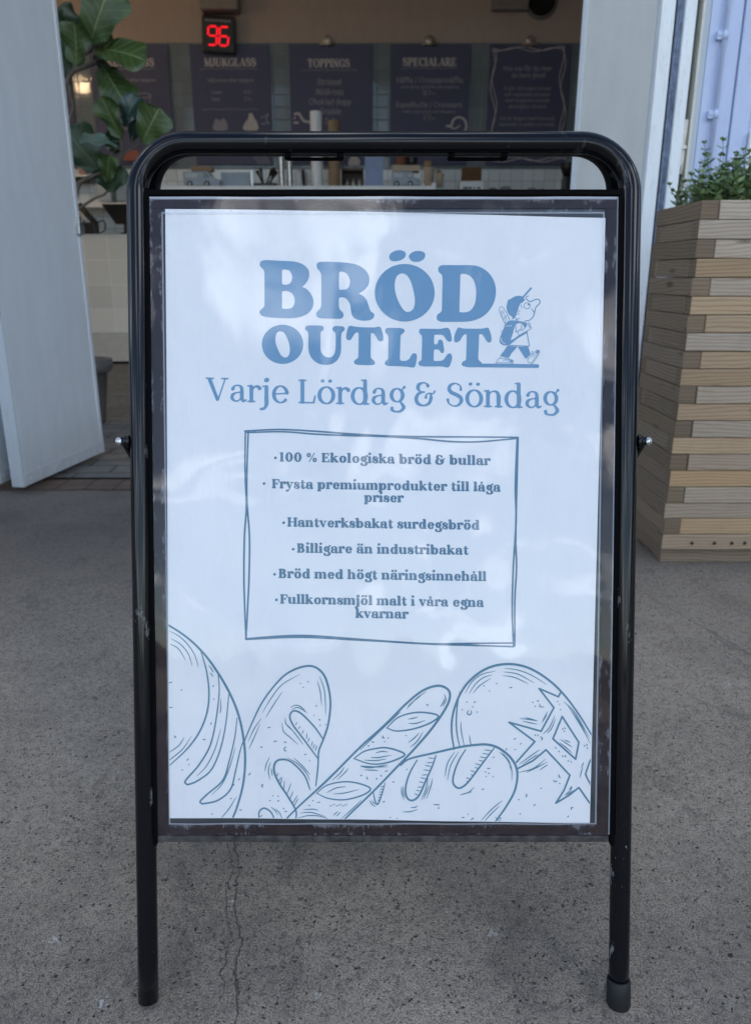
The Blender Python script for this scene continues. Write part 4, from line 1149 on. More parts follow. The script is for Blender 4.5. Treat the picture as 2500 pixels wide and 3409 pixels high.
for q in ((402,537,414,547), (276,730,280,730), (136,732,136,744,146,746), (166,744,171,748), (70,768,82,772), (45,795,52,793), (146,768,150,767), (150,950,165,945), (122,972,130,980), (100,996,100,990), (38,985,42,998), (0,975,8,972)): Lb(5.5, *q, t=4)
for q in ((1600,832,1608,842), (1525,868,1537,865), (1497,894,1507,892), (1448,1096,1452,1100), (1488,1105,1494,1118), (1553,1122,1560,1120), (1585,1095,1590,1102), (1090,1300,1100,1300), (1115,1268,1124,1266), (1150,1280,1170,1276)): La(5.5, *q, t=4)
# batard in front, right of centre
Lb(11, 245,912,300,872,450,835,600,800,700,786,780,785,850,810,920,870,955,950,942,1060,890,1160,818,1262, t=9)
Lb(9, 345,880,300,960,275,1050,285,1110,320,1125,360,1090,400,1000,440,910,460,850, t=7)
Lb(9, 640,815,600,880,570,960,565,1020,600,1050,650,1020,720,930,780,850,815,805, t=7)
Lb(7, 150,1020,130,1090,105,1150,88,1125,80,1080, t=5)
for q in ((845,828,890,870,920,930,922,1005), (860,830,905,885,915,940), (735,1250,800,1180,866,1125), (755,1255,800,1205,850,1158), (575,825,530,900,515,980), (600,825,550,910,530,1005), (370,1122,400,1050,412,975), (402,1117,428,1040,440,990), (383,1120,420,1030), (250,1042,252,1080,266,1122), (260,1038,262,1080,272,1110), (610,1092,660,1075,692,1045), (605,1092,680,1072), (255,1195,300,1194,350,1180), (305,1168,330,1168,350,1158), (55,1125,70,1150,95,1166), (70,1125,80,1142,92,1150), (820,1228,855,1253), (838,1225,860,1240)): Lb(5, *q, t=1.5)
for k in range(10):
    f = k / 9
    Lb(4.5, 452 - 100 * f ** 1.1, 868 + 225 * f, 410 - 82 * f, 866 + 222 * f + 6 * math.sin(k * 2), t=1.5)
for k in range(10):
    f = k / 9
    Lb(4.5, 800 - 150 * f, 822 + 195 * f, 752 - 112 * f + 10 * math.sin(k * 3), 816 + 190 * f, t=1.5)
for k in range(6): Lb(4, 147 - 4 * k - 3, 1040 + 17 * k, 122 - 4 * k, 1044 + 16 * k, t=1.5)
for q in ((445,1150,485,1152), (470,1172,482,1170), (806,862,816,862), (740,1060,752,1055), (772,930,790,930), (758,950,764,952), (778,958,786,962), (765,978,768,980), (805,980,810,981), (282,935,284,938), (195,1015,207,1012), (135,1136,150,1132), (180,1230,183,1230), (655,1208,658,1210), (618,1230,632,1228), (672,1245,690,1232), (222,1234,226,1236)): Lb(5.5, *q, t=3)
# round loaf with the star cut, right
Lb(11, 570,812,555,700,565,590,610,470,680,380,780,315,900,293,1020,315,1140,385,1240,480,1330,600,1420,745, t=9)
Lb(7, 605,462,588,560,585,690,606,806, t=5)
for q in ((635,472,680,400,740,355,825,335), (660,477,700,415,750,375,806,358), (685,472,725,425,796,378), (875,318,960,330,1050,365,1136,420), (870,340,960,355,1058,408), (865,362,940,375,1026,415), (1238,520,1310,595,1395,745), (1262,545,1335,650,1400,780), (1280,570,1330,650,1370,720), (612,640,614,700,634,802), (664,725,668,760,676,792),
          (968,625,1020,630,1080,640), (985,640,1030,650,1078,660), (1000,618,1078,638), (1140,580,1120,620,1105,650), (1135,600,1105,650), (1185,605,1150,680,1110,720), (1190,625,1160,690,1135,715), (965,905,1040,850,1095,812), (985,905,1050,862,1080,842), (960,955,1050,930,1130,870), (1010,955,1080,920,1140,888), (1090,940,1120,918,1142,905),
          (1210,770,1250,800,1290,835), (1215,750,1260,780,1292,800), (1240,755,1280,770), (1355,920,1345,950,1338,985), (1360,890,1345,925), (1250,1085,1275,1065,1290,1040), (1240,1095,1280,1075,1320,1050), (1270,1058,1288,1035)): Lb(5, *q, t=1.5)
def poly_b(w, *xy, close=False):
    P = B_(*xy)
    if close: P = P + [P[0]]
    F.stroke(P, w / 1.8356 / 2 * 1.2)
poly_b(9, 1220,465,1205,492,1088,442,1178,558,1100,702,905,648,1062,765,950,892)
poly_b(9, 1228,612,1330,770,1310,872,1172,748, close=True)
poly_b(9, 955,932,1050,882,1130,815,1275,970,1240,1060,1190,1140,1270,1092,1330,1045,1400,1145)
poly_b(9, 1410,865,1395,890,1370,965,1410,1045)
for q in ((658,575,650,590,662,602,676,592,672,574), (645,525,651,524), (690,528,702,520), (682,550,686,556), (618,570,622,572), (708,586,714,584), (826,411,833,412), (750,426,756,424), (784,455,788,457), (908,438,924,434), (1046,528,1052,525), (1074,516,1088,520), (1062,548,1068,552), (1092,535,1094,552,1118,554), (1196,520,1204,520), (1210,536,1214,538), (1216,570,1222,570), (1228,690,1235,685), (1242,680,1248,688), (1238,700,1244,704), (1186,800,1190,805), (1205,822,1212,828), (1228,850,1236,858), (1245,848,1250,860), (1262,880,1268,884), (1280,885,1286,890), (935,752,946,746), (975,782,980,775), (940,812,946,815), (886,808,892,818), (1062,722,1066,730), (1078,722,1082,730), (1095,735,1108,745,1100,758), (1362,785,1366,795), (1378,780,1380,792), (1380,800,1384,808),
          (1174,1000,1185,1010,1197,1004), (1207,965,1210,980,1220,984), (1210,1018,1216,1022), (1097,1050,1103,1050), (1008,1084,1013,1095,1006,1105), (962,1118,968,1122), (1055,1155,1066,1150), (1296,1168,1284,1168,1284,1182), (970,1205,976,1208), (1260,1225,1268,1218)): Lb(5.5, *q, t=3.5)
F.clip([(x + (2 if x < 900 else -2 if x > 1900 else 0), y - (2 if y > 2000 else 0)) for x, y in QUAD])
F.mesh('bread_drawing', INK, MAT['line_ink'], poster)

# small walking figure of the logo
F = Field(1640, 940, 1820, 1235, .5)
z = Z(1600, 900, 6.436)
def fill(*xy, cl=4): F.poly([tuple(p) for p in catmull(z(*xy), cl, True)])
def ln(w, *xy, erase=False, curve=True):
    P = [tuple(p) for p in (catmull(z(*xy), 5) if curve else z(*xy))]
    F.stroke(P, w / 6.436 / 2 * 1.1, erase)
fill(545,800,560,710,575,650,600,632,650,610,720,568,800,553,870,560,920,610,925,655,870,690,825,755,795,830,805,850,778,880,755,935,725,1000,700,1045,675,1040,665,1000,610,965,565,900)
ln(34, 905,575,1070,390, curve=False)
ln(16, 950,590,1012,556, curve=False); ln(14, 935,640,870,700); ln(12, 770,905,835,885); ln(10, 690,1020,690,1050); ln(10, 672,1010,670,1048)
ln(20, 960,610,1010,655,1070,675,1130,645,1200,622,1245,640,1262,680,1240,730,1180,790,1152,870,1135,950,1090,1030,1020,1080,945,1090)
ln(15, 1085,830,1135,910); ln(13, *oval(985, 765, 68, 64), 1053, 765); F.stroke(z(1018, 740, 1022, 738), 3.4); ln(14, 860,745,865,780,875,815)
ln(13, 820,940,775,945,735,975,735,1020,770,1055,822,1030); ln(18, 740,1075,765,1055); ln(12, 760,1060,800,1090)
fill(520,1185,560,1110,650,1080,740,1092,735,1150,715,1230,665,1400,628,1505,600,1590,560,1612,480,1612,412,1570,396,1490,430,1380,480,1270)
fill(735,1090,790,1096,880,1105,965,1125,965,1180,937,1238,900,1180,870,1142,805,1140,750,1160,715,1210)
fill(628,1508,700,1475,810,1395,980,1300,992,1335,960,1362,780,1470,600,1605)
ln(18, 980,1330,1005,1470,1032,1625, curve=False); ln(15, 590,1612,800,1620,1035,1630)
ln(15, 745,1190,747,1335,862,1258,870,1150, curve=False); ln(12, 790,1320,808,1392, curve=False)
ln(13, 850,1308,940,1240,985,1155,1010,1133,1042,1140,1046,1185,1072,1230,1058,1262,985,1302)
ln(12, 1003,1190,1030,1165); ln(12, 1018,1215,1045,1192); ln(12, 1035,1240,1060,1222)
F.poly(z(565,1622,780,1638,640,1800,600,1872,520,1872,405,1838,480,1745)); F.poly(z(780,1638,1005,1635,1062,1800,1040,1832,975,1892,940,1892,860,1760))
ln(12, 312,2008,345,1950,400,1882,500,1908,560,1912,640,1915,688,1948,680,1995,640,2010,312,2010); ln(10, 340,1985,670,1985); F.stroke(z(625, 1952, 655, 1950), 3.4); ln(9, 420,1862,395,1890); ln(9, 505,1895,560,1885,595,1895,540,1915)
for x in (470, 505, 545, 580): ln(10, x, 1950, x + 12, 1932)
ln(12, 995,1912,1000,1968,1092,2004,1180,1890,1255,1760,1235,1716,1190,1716,1062,1850,995,1912, curve=False); ln(10, 1075,1985,1160,1870,1238,1740); F.stroke(z(1195, 1765, 1212, 1745), 3.6); ln(9, 1075,1845,1085,1770,1105,1735,1105,1800)
for k in range(3): ln(9, 1100 + 18 * k, 1865 - 28 * k, 1132 + 18 * k, 1860 - 28 * k)
ln(11, 615,1085,560,960,480,820,430,787,398,815,400,900,460,1040,518,1165); ln(9, 465,1040,430,930,450,872,488,930,478,960); ln(9, 515,1150,482,1080,510,982,535,1000,520,1150); ln(8, 455,930,470,900); ln(8, 505,1040,520,1010)
F.stroke(z(510, 1188, 514, 1190), 2.2); ln(10, 505,1215,475,1285,420,1325)
ln(13, 532,1198,590,1202,655,1190, erase=True); ln(15, 432,1455,445,1530,515,1583, erase=True); ln(11, 735,1150,700,1250,655,1420, erase=True) if False else None
F.mesh('walking_figure', INK, MAT['head_ink'], poster)

# ------------------------------------------------------------------ timber planter and its herb
rnd = random.Random(11)
PX0, PX1, PY0, PY1, TH, LH = 0.853, 1.76, 2.144, 2.484, 0.0465, 0.0486
planter = thing('planter_box', (PX0 + .4, PY0 + .17, 0), 'tall planter box of stacked weathered pine timbers beside the door', 'planter')
ft, sl_, sr_ = MB(), MB(), MB()
GOLD = [.55, .9, .35, .1, .95, .45, .9, .1, .85, .3, .8, .85, .1, .75, .9, .1, .85, .05, .0, .05]
for k in range(20):
    z0 = .05 + LH * k
    z1 = z0 + LH - .0015
    j = lambda s=.0034: rnd.uniform(-s, s)
    tn = lambda g, d: (min(1, max(0, g * .92 + rnd.uniform(-.12, .12))), d, rnd.random())
    g = GOLD[k]
    if k % 2 == 0:
        ft.box((PX0 + j(), PY0 + j(), z0), (PX1, PY0 + TH, z1), .0026, tn(g, rnd.choice((.02, .08, .2, .34))), end=tn(.3, .72))
        ft.box((PX0 + j(), PY1 - TH, z0), (PX1, PY1 + j(), z1), .0026, tn(g, .2), end=tn(.25, .8))
        for sd_, x0, x1 in ((sl_, PX0 + .0015 + j(.001), PX0 + TH), (sr_, PX1 - TH, PX1 - .0015)):
            sd_.box((x0, PY0 + TH + .0012, z0), (x1, PY1 - TH - .0012, z1), .0026, tn(.25, rnd.uniform(.5, .8)), axis=1)
    else:
        for sd_, x0, x1 in ((sl_, PX0 + j(), PX0 + TH), (sr_, PX1 - TH, PX1 + j())):
            sd_.box((x0, PY0 + j() + .001, z0), (x1, PY1, z1), .0026, tn(.25, rnd.uniform(.5, .8)), axis=1, end=tn(.55, rnd.uniform(.72, .98)))
        ft.box((PX0 + TH + .0018, PY0 + .001 + j(), z0), (PX1 - TH - .0018, PY0 + TH, z1), .0026, tn(g, rnd.choice((.02, .06, .18, .28))))
        ft.box((PX0 + TH + .0018, PY1 - TH, z0), (PX1 - TH - .0018, PY1 - .001, z1), .0026, tn(g, .2))
ft.build('front_boards', MAT['wood'], planter); sl_.build('side_boards', MAT['wood'], planter); sr_.build('side_boards', MAT['wood'], planter)
m = MB(); m.box((PX0 + .012, PY0 + .030, 0), (PX1 - .012, PY1 - .03, .0495), .002, (.2, .75, .3)); m.build('plinth', MAT['wood'], planter)
for px in (2301, 2376, 2434, 2477, 2520):
    m = MB(); m.lathe([(.0052, 0), (.0042, -.0012), (.0, -.0012)], (W(px, 1811, PY0).x, PY0 - .0018, .05 + LH * .42), 10, 'y')
    m.build('screw', MAT['dark'], planter)
m = MB(); m.box((PX0 + TH + .003, PY0 + TH + .003, .06), (PX1 - TH - .003, PY1 - TH - .003, .79)); m.build('liner', MAT['rubber'], planter)
m = MB(); m.box((PX0 + TH + .004, PY0 + TH + .004, .80), (PX1 - TH - .004, PY1 - TH - .004, .985), .004); m.build('soil', MAT['soil'], planter)

def leaf_mesh(m, base, tip, width, nrm, prof, nu=4, nv=6, bend=0.0, fold=0.0, wave=0.0, seed=0, mi=0):
    base, tip = Vector(base), Vector(tip)
    d = tip - base; L = d.length; d.normalize()
    n = Vector(nrm); n = (n - d * n.dot(d)).normalized()
    s = d.cross(n)
    vs, uv = [], []
    for j in range(nv + 1):
        v = j / nv
        w = float(np.interp(v, prof[0], prof[1])) * width / 2
        for i in range(nu + 1):
            u = 2 * i / nu - 1
            ww = math.sin(v * 11 + seed + u * 2) * wave * abs(u) ** 2
            p = base + d * L * v + s * u * w + n * (bend * L * 4 * v * (1 - v) - bend * L * v * v * 1.2 + fold * abs(u) * w + ww)
            p += s * math.sin(v * 2.6 + seed) * .03 * L * v
            vs.append(p); uv.append((u, v))
    fs = [[j * (nu + 1) + i, j * (nu + 1) + i + 1, (j + 1) * (nu + 1) + i + 1, (j + 1) * (nu + 1) + i] for j in range(nv) for i in range(nu)]
    m.add(vs, fs, True, [[uv[i] for i in f] for f in fs], mi=mi)
MINT = ([0, .1, .3, .5, .75, .92, 1], [.15, .6, .95, 1, .75, .35, .05])
herb = thing('herb_plant', (PX0 + .3, PY0 + .15, .985), 'bushy green herb plant with small leaves growing out of the timber planter', 'plant')
fo, stm = MB(), MB()
spr = [(2342, 478, 2.25), (2405, 470, 2.27), (2396, 520, 2.22), (2300, 585, 2.23), (2313, 610, 2.21), (2345, 520, 2.3), (2330, 545, 2.2)]
stems = []
for px, py, y in spr:
    t = W(px, py, y); stems.append((Vector((t.x + rnd.uniform(-.01, .05), y + rnd.uniform(-.02, .03), .985)), t))
for k in range(300):
    x = PX0 + .035 + rnd.random() ** 1.15 * .62; y = rnd.uniform(PY0 + .035, PY1 - .05)
    h = rnd.uniform(.07, .15) * (0.45 + .62 * min(1.2, (x - PX0) / .16)) + .01
    b = Vector((max(x, PX0 + .06), y, .98)); stems.append((b, b + Vector((rnd.uniform(-.05, .03), rnd.uniform(-.045, .02), h))))
for b, t in stems:
    L = (t - b).length
    mid = (b + t) / 2 + Vector((rnd.uniform(-.008, .008), rnd.uniform(-.008, .008), .006))
    P = [Vector(p) for p in catmull([b, mid, t], 5)]
    stm.tube(P, [.0013 + (.0007 - .0013) * i / (len(P) - 1) for i in range(len(P))], 6)
    nn = max(3, int(L / .016))
    a0 = rnd.random() * 6
    for q in range(nn + 1):
        f = (q + .6) / (nn + .6)
        i = min(len(P) - 1, int(f * (len(P) - 1)))
        p = P[i]
        sz = rnd.uniform(.024, .040) * (1.05 - .45 * f)
        for k in range(2 if q < nn else 4):
            a = a0 + q * 1.57 + k * (math.pi if q < nn else 1.57)
            dr = Vector((math.cos(a), math.sin(a), rnd.uniform(.1, .7) if q < nn else .9)).normalized()
            leaf_mesh(fo, p, p + dr * sz * (1 if q < nn else .6), sz * .62, Vector((0, 0, 1)) + dr * -.3 + Vector((0, -.35, 0)), MINT, 2, 5, -.06, .25, 0, rnd.random() * 6)
fo.build('foliage', MAT['herb'], herb); stm.build('stem', MAT['herb_stem'], herb)

# ------------------------------------------------------------------ fiddle-leaf fig in its pot, just inside the door
FIG = ([0, .04, .14, .3, .45, .62, .78, .9, .97, 1], [.06, .22, .5, .60, .68, .88, 1.0, .86, .5, .12])
pc = W(292, 1300, 4.42); pot = MB()
pr = 0.205
zr = W(370, 1205, 4.3).z
pcx = W(371, 1215, 4.42).x - pr
pot.lathe([(.001, .004), (.13, .004), (.135, .02), (pr - .035, zr - .075), (pr - .022, zr - .07), (pr - .004, zr - .06), (pr, zr - .03), (pr - .002, zr), (pr - .02, zr), (pr - .03, zr - .05), (.001, zr - .05)], (pcx, 4.42, 0), 40)
potT = tag(pot.build('plant_pot', MAT['pot']), 'large grey plant pot with a thick rim on the paved floor behind the left door', 'plant pot')
fig = thing('fiddle_leaf_fig', (pcx, 4.42, zr - .05), 'fiddle leaf fig with big glossy leaves leaning past the left door', 'plant')
def Q(x, y, d=4.4): return W(180 + x / 3.13, y / 3.13, d)
st_ = MB()
def branch(pts, r0, r1):
    P = [Vector(p) for p in catmull(pts, 6)]
    st_.tube(P, [r0 + (r1 - r0) * i / (len(P) - 1) * (1 + .12 * math.sin(i * 2.3)) for i in range(len(P))], 9)
tb = Vector((pcx, 4.42, zr - .05))
branch([tb, tb + Vector((.03, 0, .4)), Q(-40, 2250), Q(60, 2020), Q(-30, 1500), Q(70, 1150), Q(120, 900), Q(200, 750), Q(330, 695), Q(460, 640)], .022, .010)
branch([tb, tb + Vector((-.04, .03, .45)), Q(200, 2230), Q(250, 1950), Q(310, 1880), Q(480, 1800), Q(630, 1720), Q(700, 1640), Q(705, 1540), Q(702, 1440)], .016, .006)
branch([Q(700, 1640), Q(780, 1570), Q(860, 1530), Q(925, 1488)], .006, .004)
branch([Q(200, 2230), Q(300, 2150), Q(430, 2065), Q(520, 2030), Q(565, 1985)], .009, .005)
branch([Q(330, 695), Q(420, 660), Q(520, 610), Q(600, 600)], .008, .004); branch([Q(200, 750), Q(280, 600), Q(390, 520), Q(420, 400)], .009, .005)
branch([Q(160, 880), Q(170, 980), Q(200, 1120), Q(150, 1290)], .009, .006)
branch([Q(820, 1510), Q(815, 1440), Q(830, 1350)], .004, .003); branch([Q(480, 1800), Q(520, 1700), Q(640, 1560), Q(650, 1510)], .005, .003)
st_.build('trunk', MAT['bark'], fig)
def PXM(px): return px / 3.13 * 4.6 / FOC                    # width in the traced view -> metres
lv = [  # base, tip, width, facing, material, bend, fold, depth
    ((385, 450), (575, -190), 440, (.1, -1, .15), 'fig1', .03, .05, 4.30), ((232, 690), (225, 230), 305, (-.15, -1, .1), 'fig1', -.02, .12, 4.26),
    ((300, 300), (60, 60), 170, (.5, -1, .3), 'fig3', .05, .2, 4.45), ((420, 520), (960, 590), 345, (0, -.8, .6), 'fig1', .05, .08, 4.34),
    ((495, 670), (750, 1075), 350, (.3, -1, .3), 'fig1', .03, -.1, 4.40), ((700, 1440), (500, 1000), 235, (-.3, -1, .1), 'fig1', .02, .12, 4.36),
    ((740, 1320), (880, 1005), 220, (.1, -1, .5), 'fig4', .08, .35, 4.38), ((925, 1492), (1085, 1120), 330, (.25, -1, .25), 'fig1', .03, .05, 4.33),
    ((665, 1530), (275, 1430), 235, (0, -.6, .9), 'fig2', .07, .1, 4.28), ((500, 1800), (130, 1330), 400, (-.1, -1, .4), 'fig3', .03, .08, 4.46),
    ((560, 1890), (575, 1610), 190, (.2, -1, .3), 'fig1', .02, .15, 4.37), ((560, 1995), (745, 1760), 175, (.1, -1, .1), 'fig3', .02, .1, 4.40),
    ((815, 1500), (830, 1220), 115, (.6, -.8, 0), 'fig4', .03, .3, 4.42), ((650, 1510), (570, 1360), 150, (.2, -1, .4), 'fig3', .03, .1, 4.45), ((560, 1990), (470, 1760), 170, (-.2, -1, .1), 'fig3', .02, .1, 4.44),
    ((410, 470), (620, 430), 130, (0, -.8, .6), 'fig1', .02, .15, 4.38), ((90, 700), (40, 180), 260, (.4, -1, .2), 'fig3', .02, .1, 4.52), ((660, 1600), (600, 1470), 130, (.1, -1, .3), 'fig3', .02, .1, 4.42),
    ((690, 1090), (770, 1170), 90, (.1, -1, .3), 'fig3', .02, .1, 4.44), ((110, 950), (60, 560), 200, (.3, -1, .1), 'fig3', .03, .1, 4.5), ((60, 250), (90, 120), 70, (.2, -1, .1), 'fig3', .03, .1, 4.4),
    ((440, 560), (560, 800), 150, (-.4, -1, .1), 'fig3', .02, .2, 4.45)]
for i, (b, t, w, n, mt, bd, fd, dp) in enumerate(lv):
    m = MB(); leaf_mesh(m, Q(*b, dp), Q(*t, dp - .06), PXM(w) * 1.04, n, FIG, 14, 26, bd, fd, .012, i * 1.7); m.build('leaf', MAT[mt], fig)

# ------------------------------------------------------------------ tiled counter on the left
def xp(px, py, y): return W(px, py, y).x
def zp(px, py, y): return W(px, py, y).z
CT_ = thing('tiled_counter', (-2.7, 7.6, 0), 'low cream tiled counter behind the fig at the left', 'counter')
zt_ = 1.189
m = MB(); m.box((-3.9, 7.5, .30), (-2.15, 8.1, zt_ - .012)); m.build('tiled_front', MAT['counter_tile'], CT_)
m = MB(); m.box((-3.9, 7.502, .03), (-2.15, 8.1, .2985)); m.build('skirting', MAT['skirting'], CT_)
m = MB(); m.box((-3.92, 7.488, zt_ - .012), (-2.13, 8.12, zt_), .003); m.build('worktop', MAT['white_top'], CT_)
# till screen and card machine on it
T = thing('till_screen', (xp(405, 780, 7.7), 7.7, zt_), 'black till screen seen from behind on the cream tiled counter', 'screen')
m = MB(); a, b = W(338, 679, 7.66), W(455, 745, 7.66)
m.add([(a.x, 7.66, a.z), (b.x, 7.66, a.z), (b.x - .02, 7.72, b.z), (a.x + .10, 7.72, b.z), (a.x, 7.69, a.z), (b.x, 7.69, a.z), (b.x - .02, 7.75, b.z), (a.x + .10, 7.75, b.z)], [[0, 1, 2, 3], [4, 5, 6, 7], [0, 1, 5, 4], [1, 2, 6, 5], [2, 3, 7, 6], [3, 0, 4, 7]]); m.build('screen', MAT['dark'], T)
m = MB(); c = xp(420, 760, 7.7); m.lathe([(.09, zt_ + .001), (.09, zt_ + .012), (.03, zt_ + .03), (.025, b.z + .04)], (c, 7.74, 0), 20); m.build('stand', MAT['dark'], T)
T = thing('card_machine', (xp(305, 780, 7.6), 7.62, zt_), 'black card machine with a slanting arm and cable beside the till screen', 'card machine')
m = MB(); m.box((xp(272, 770, 7.6), 7.57, zt_ + .001), (xp(322, 770, 7.6), 7.7, zp(300, 740, 7.6)), .012); m.build('base', MAT['dark'], T)
m = MB(); m.tube([W(318, 742, 7.62), W(290, 712, 7.64), W(266, 682, 7.66)], .028, 10); m.build('arm', MAT['dark'], T)
m = MB(); m.tube([Vector(p) for p in catmull([W(318, 745, 7.58), W(345, 735, 7.58), W(352, 760, 7.57), W(335, 776, 7.56), W(325, 765, 7.56)], 6)], .006, 8); m.build('cable', MAT['dark'], T)
# small shelf on the wall, box on it
T = thing('wall_shelf', (xp(285, 590, 8.4), 8.4, zp(285, 590, 8.4)), 'short white shelf on the back wall behind the fig', 'shelf')
m = MB(); m.box((xp(215, 588, 8.3), 8.3, zp(285, 588, 8.3)), (xp(306, 588, 8.3), 8.495, zp(285, 581, 8.3)), .003); m.build('board', MAT['white_top'], T)
m = MB(); m.box((xp(225, 588, 8.3), 8.34, zp(285, 604, 8.3)), (xp(298, 588, 8.3), 8.49, zp(285, 589, 8.3)), .003); m.build('bracket', MAT['dark'], T)
m = MB(); m.box((xp(262, 580, 8.35), 8.36, zp(285, 580.5, 8.35)), (xp(286, 580, 8.35), 8.45, zp(285, 556, 8.35)), .01); tag(m.build('tea_tin', simple('pink_tin', (.42, .22, .21), .5)), 'small pink tin standing on the white wall shelf', 'tin')
for k, (a, b) in enumerate(((330, 375), (392, 428))):
    m = MB(); x0, x1 = xp(a, 640, 8.3), xp(b, 640, 8.3); m.box((x0, 8.25, zp(350, 672, 8.3)), (x1, 8.49, zp(350, 612, 8.3)), .008); m.box((x0 + .012, 8.243, zp(350, 664, 8.3)), (x1 - .012, 8.25, zp(350, 630, 8.3)), .003)
    tag(m.build('storage_tub', MAT['van_light' if k == 0 else 'van']), ('pale grey' if k == 0 else 'darker blue grey') + ' storage tub against the back wall above the till', 'tub')
m = MB(); m.box((xp(240, 690, 8.2), 8.2, zp(300, 690, 8.2)), (xp(470, 690, 8.2), 8.495, zp(300, 674, 8.2)), .003); tag(m.build('back_shelf', MAT['white_top']), 'long pale shelf along the back wall carrying two storage tubs', 'shelf')

# ------------------------------------------------------------------ serving counter in the middle
DY = 7.3
DZ = zp(1000, 619, DY)
SC = thing('serving_counter', (xp(1000, 640, DY), 7.5, 0), 'long serving counter with a white top across the room behind the sign', 'counter')
m = MB(); m.box((xp(500, 640, DY), DY, .03), (xp(1905, 640, DY), 7.95, zp(1000, 640, DY)), .004); m.build('body', MAT['van'], SC)
m = MB(); m.box((xp(500, 640, DY), DY - .02, zp(1000, 638, DY)), (xp(1440, 640, DY), 7.97, DZ), .004); m.build('white_top', MAT['white_top'], SC)
DB = zp(1700, 639.5, DY)
def on(px, y=DY + .12): return xp(px, 615, y)
def box_item(name, px0, py0, px1, py1, mat, label, cat, y=DY + .12, dep=.12, bev=.004, parent=None, z0=None):
    m = MB(); x0, x1 = xp(px0, py1, y), xp(px1, py1, y)
    m.box((x0, y, z0 if z0 is not None else zp(px0, py1, y)), (x1, y + dep, zp(px0, py0, y)), bev)
    o = m.build(name, MAT[mat] if isinstance(mat, str) else mat, parent)
    return tag(o, label, cat) if parent is None else o
def van(px0, px1, py0, py1, label):
    y = DY + .10
    x0, x1, zb, zt = xp(px0, py1, y), xp(px1, py1, y), DZ + .002, zp(px0, py0, y)
    L, Hh = x1 - x0, zt - zb
    t = thing('toy_van', ((x0 + x1) / 2, y + .07, DZ), label, 'toy van', 'toy delivery vans on the counter')
    m = MB()
    pr_ = [(0, .12), (0, 1), (.70, 1), (.80, .62), (.98, .50), (1, .12)]
    vs = [(x0 + a * L, y + d, zb + b * Hh) for d in (0, .14) for a, b in pr_]
    n = len(pr_)
    m.add(vs, [list(range(n))[::-1], [n + i for i in range(n)]] + [[i, (i + 1) % n, n + (i + 1) % n, n + i] for i in range(n)])
    m.build('body', MAT['van'], t)
    m = MB(); m.box((x0 + .06 * L, y - .004, zb + .62 * Hh), (x0 + .40 * L, y - .0005, zb + .9 * Hh), .001); m.build('side_panel', MAT['van_light'], t)
    m = MB(); m.box((x0 + .56 * L, y - .004, zb + .62 * Hh), (x0 + .70 * L, y - .0005, zb + .9 * Hh), .001); m.build('window', MAT['glassdark'], t)
    for f in (.17, .64):
        for yy in (y - .008, y + .132):
            m = MB(); m.lathe([(.001, 0), (.17 * Hh, 0), (.20 * Hh, .004), (.20 * Hh, .013), (.17 * Hh, .016), (.001, .016)], (x0 + f * L, yy, zb + .2 * Hh), 18, 'y'); w = m.build('wheel', MAT['rubber'], t)
            m = MB(); m.lathe([(.001, -.002), (.10 * Hh, -.002), (.11 * Hh, .0)], (x0 + f * L, yy if yy < y else yy + .018, zb + .2 * Hh), 14, 'y'); m.build('rim', MAT['van_light'], w)
    return t
van(613, 733, 571, 618, 'grey blue toy delivery van under a brown paper bag, left one on the counter')
van(1304, 1400, 571, 617, 'grey blue toy delivery van with a card tray on top, nearer the paper cups')
box_item('paper_bag', 636, 553, 708, 570.5, 'card', 'folded brown paper bag lying on the left toy van', 'bag', DY + .11, .10, .012)
box_item('card_tray', 1306, 549, 1396, 570.5, 'cardlight', 'pale card tray lying on the toy van near the cups', 'tray', DY + .09, .14, .006)
y_ = DY + .14
m = MB(); r_ = (xp(1354, 548, y_) - xp(1316, 548, y_)) / 2; zz = zp(1335, 548.5, y_)
m.lathe([(.001, 0), (r_ * .8, 0), (r_, .10), (r_ * 1.08, .10), (r_ * 1.08, .13), (r_ * .9, .13), (r_ * .85, .11), (.001, .11)], (xp(1335, 548, y_), y_ + .02, zz), 24)
tag(m.build('terracotta_pot', MAT['terracotta']), 'small terracotta pot standing on the card tray over the toy van', 'pot')
m = MB(); m.lathe([(.001, 0), (.045, 0), (.05, .02), (.05, .09), (.03, .115), (.02, .16), (.02, .19), (.001, .19)], (xp(1372, 548, y_), y_ + .03, zz), 20)
tag(m.build('dark_bottle', MAT['dark']), 'squat dark bottle on the card tray right of the terracotta pot', 'bottle')
def cup_tower(px0, px1, py0, mat, label, cat='cup stack', rings=16, group='tall cup stacks'):
    y = DY + .16
    r = (xp(px1, 615, y) - xp(px0, 615, y)) / 2; c = (xp(px1, 615, y) + xp(px0, 615, y)) / 2; zt = zp(px0, py0, y)
    prof = [(.001, DZ), (r * .86, DZ)]
    for k in range(rings):
        a = DZ + (zt - DZ) * (k + .15) / rings; b = DZ + (zt - DZ) * (k + .95) / rings
        prof += [(r * .95, a), (r, b - .002), (r * .955, b)]
    prof += [(r * .9, zt), (.001, zt)]
    m = MB(); m.lathe(prof, (c, y, 0), 28, smooth=False)
    return tag(m.build('cup_stack', mat), label, cat, group)
cup_tower(1037, 1077, 371, MAT['white_paper'], 'tall stack of white paper cups on the counter', rings=26)
cup_tower(1094, 1134, 402, MAT['card'], 'tall stack of brown kraft cups next to the white stack', rings=24)
cup_tower(929, 949, 470, MAT['steel'], 'shiny stack of steel beakers, left of the two', rings=10, group='steel beaker stacks')
cup_tower(956, 976, 470, MAT['steel'], 'shiny stack of steel beakers, right of the two', rings=10, group='steel beaker stacks')
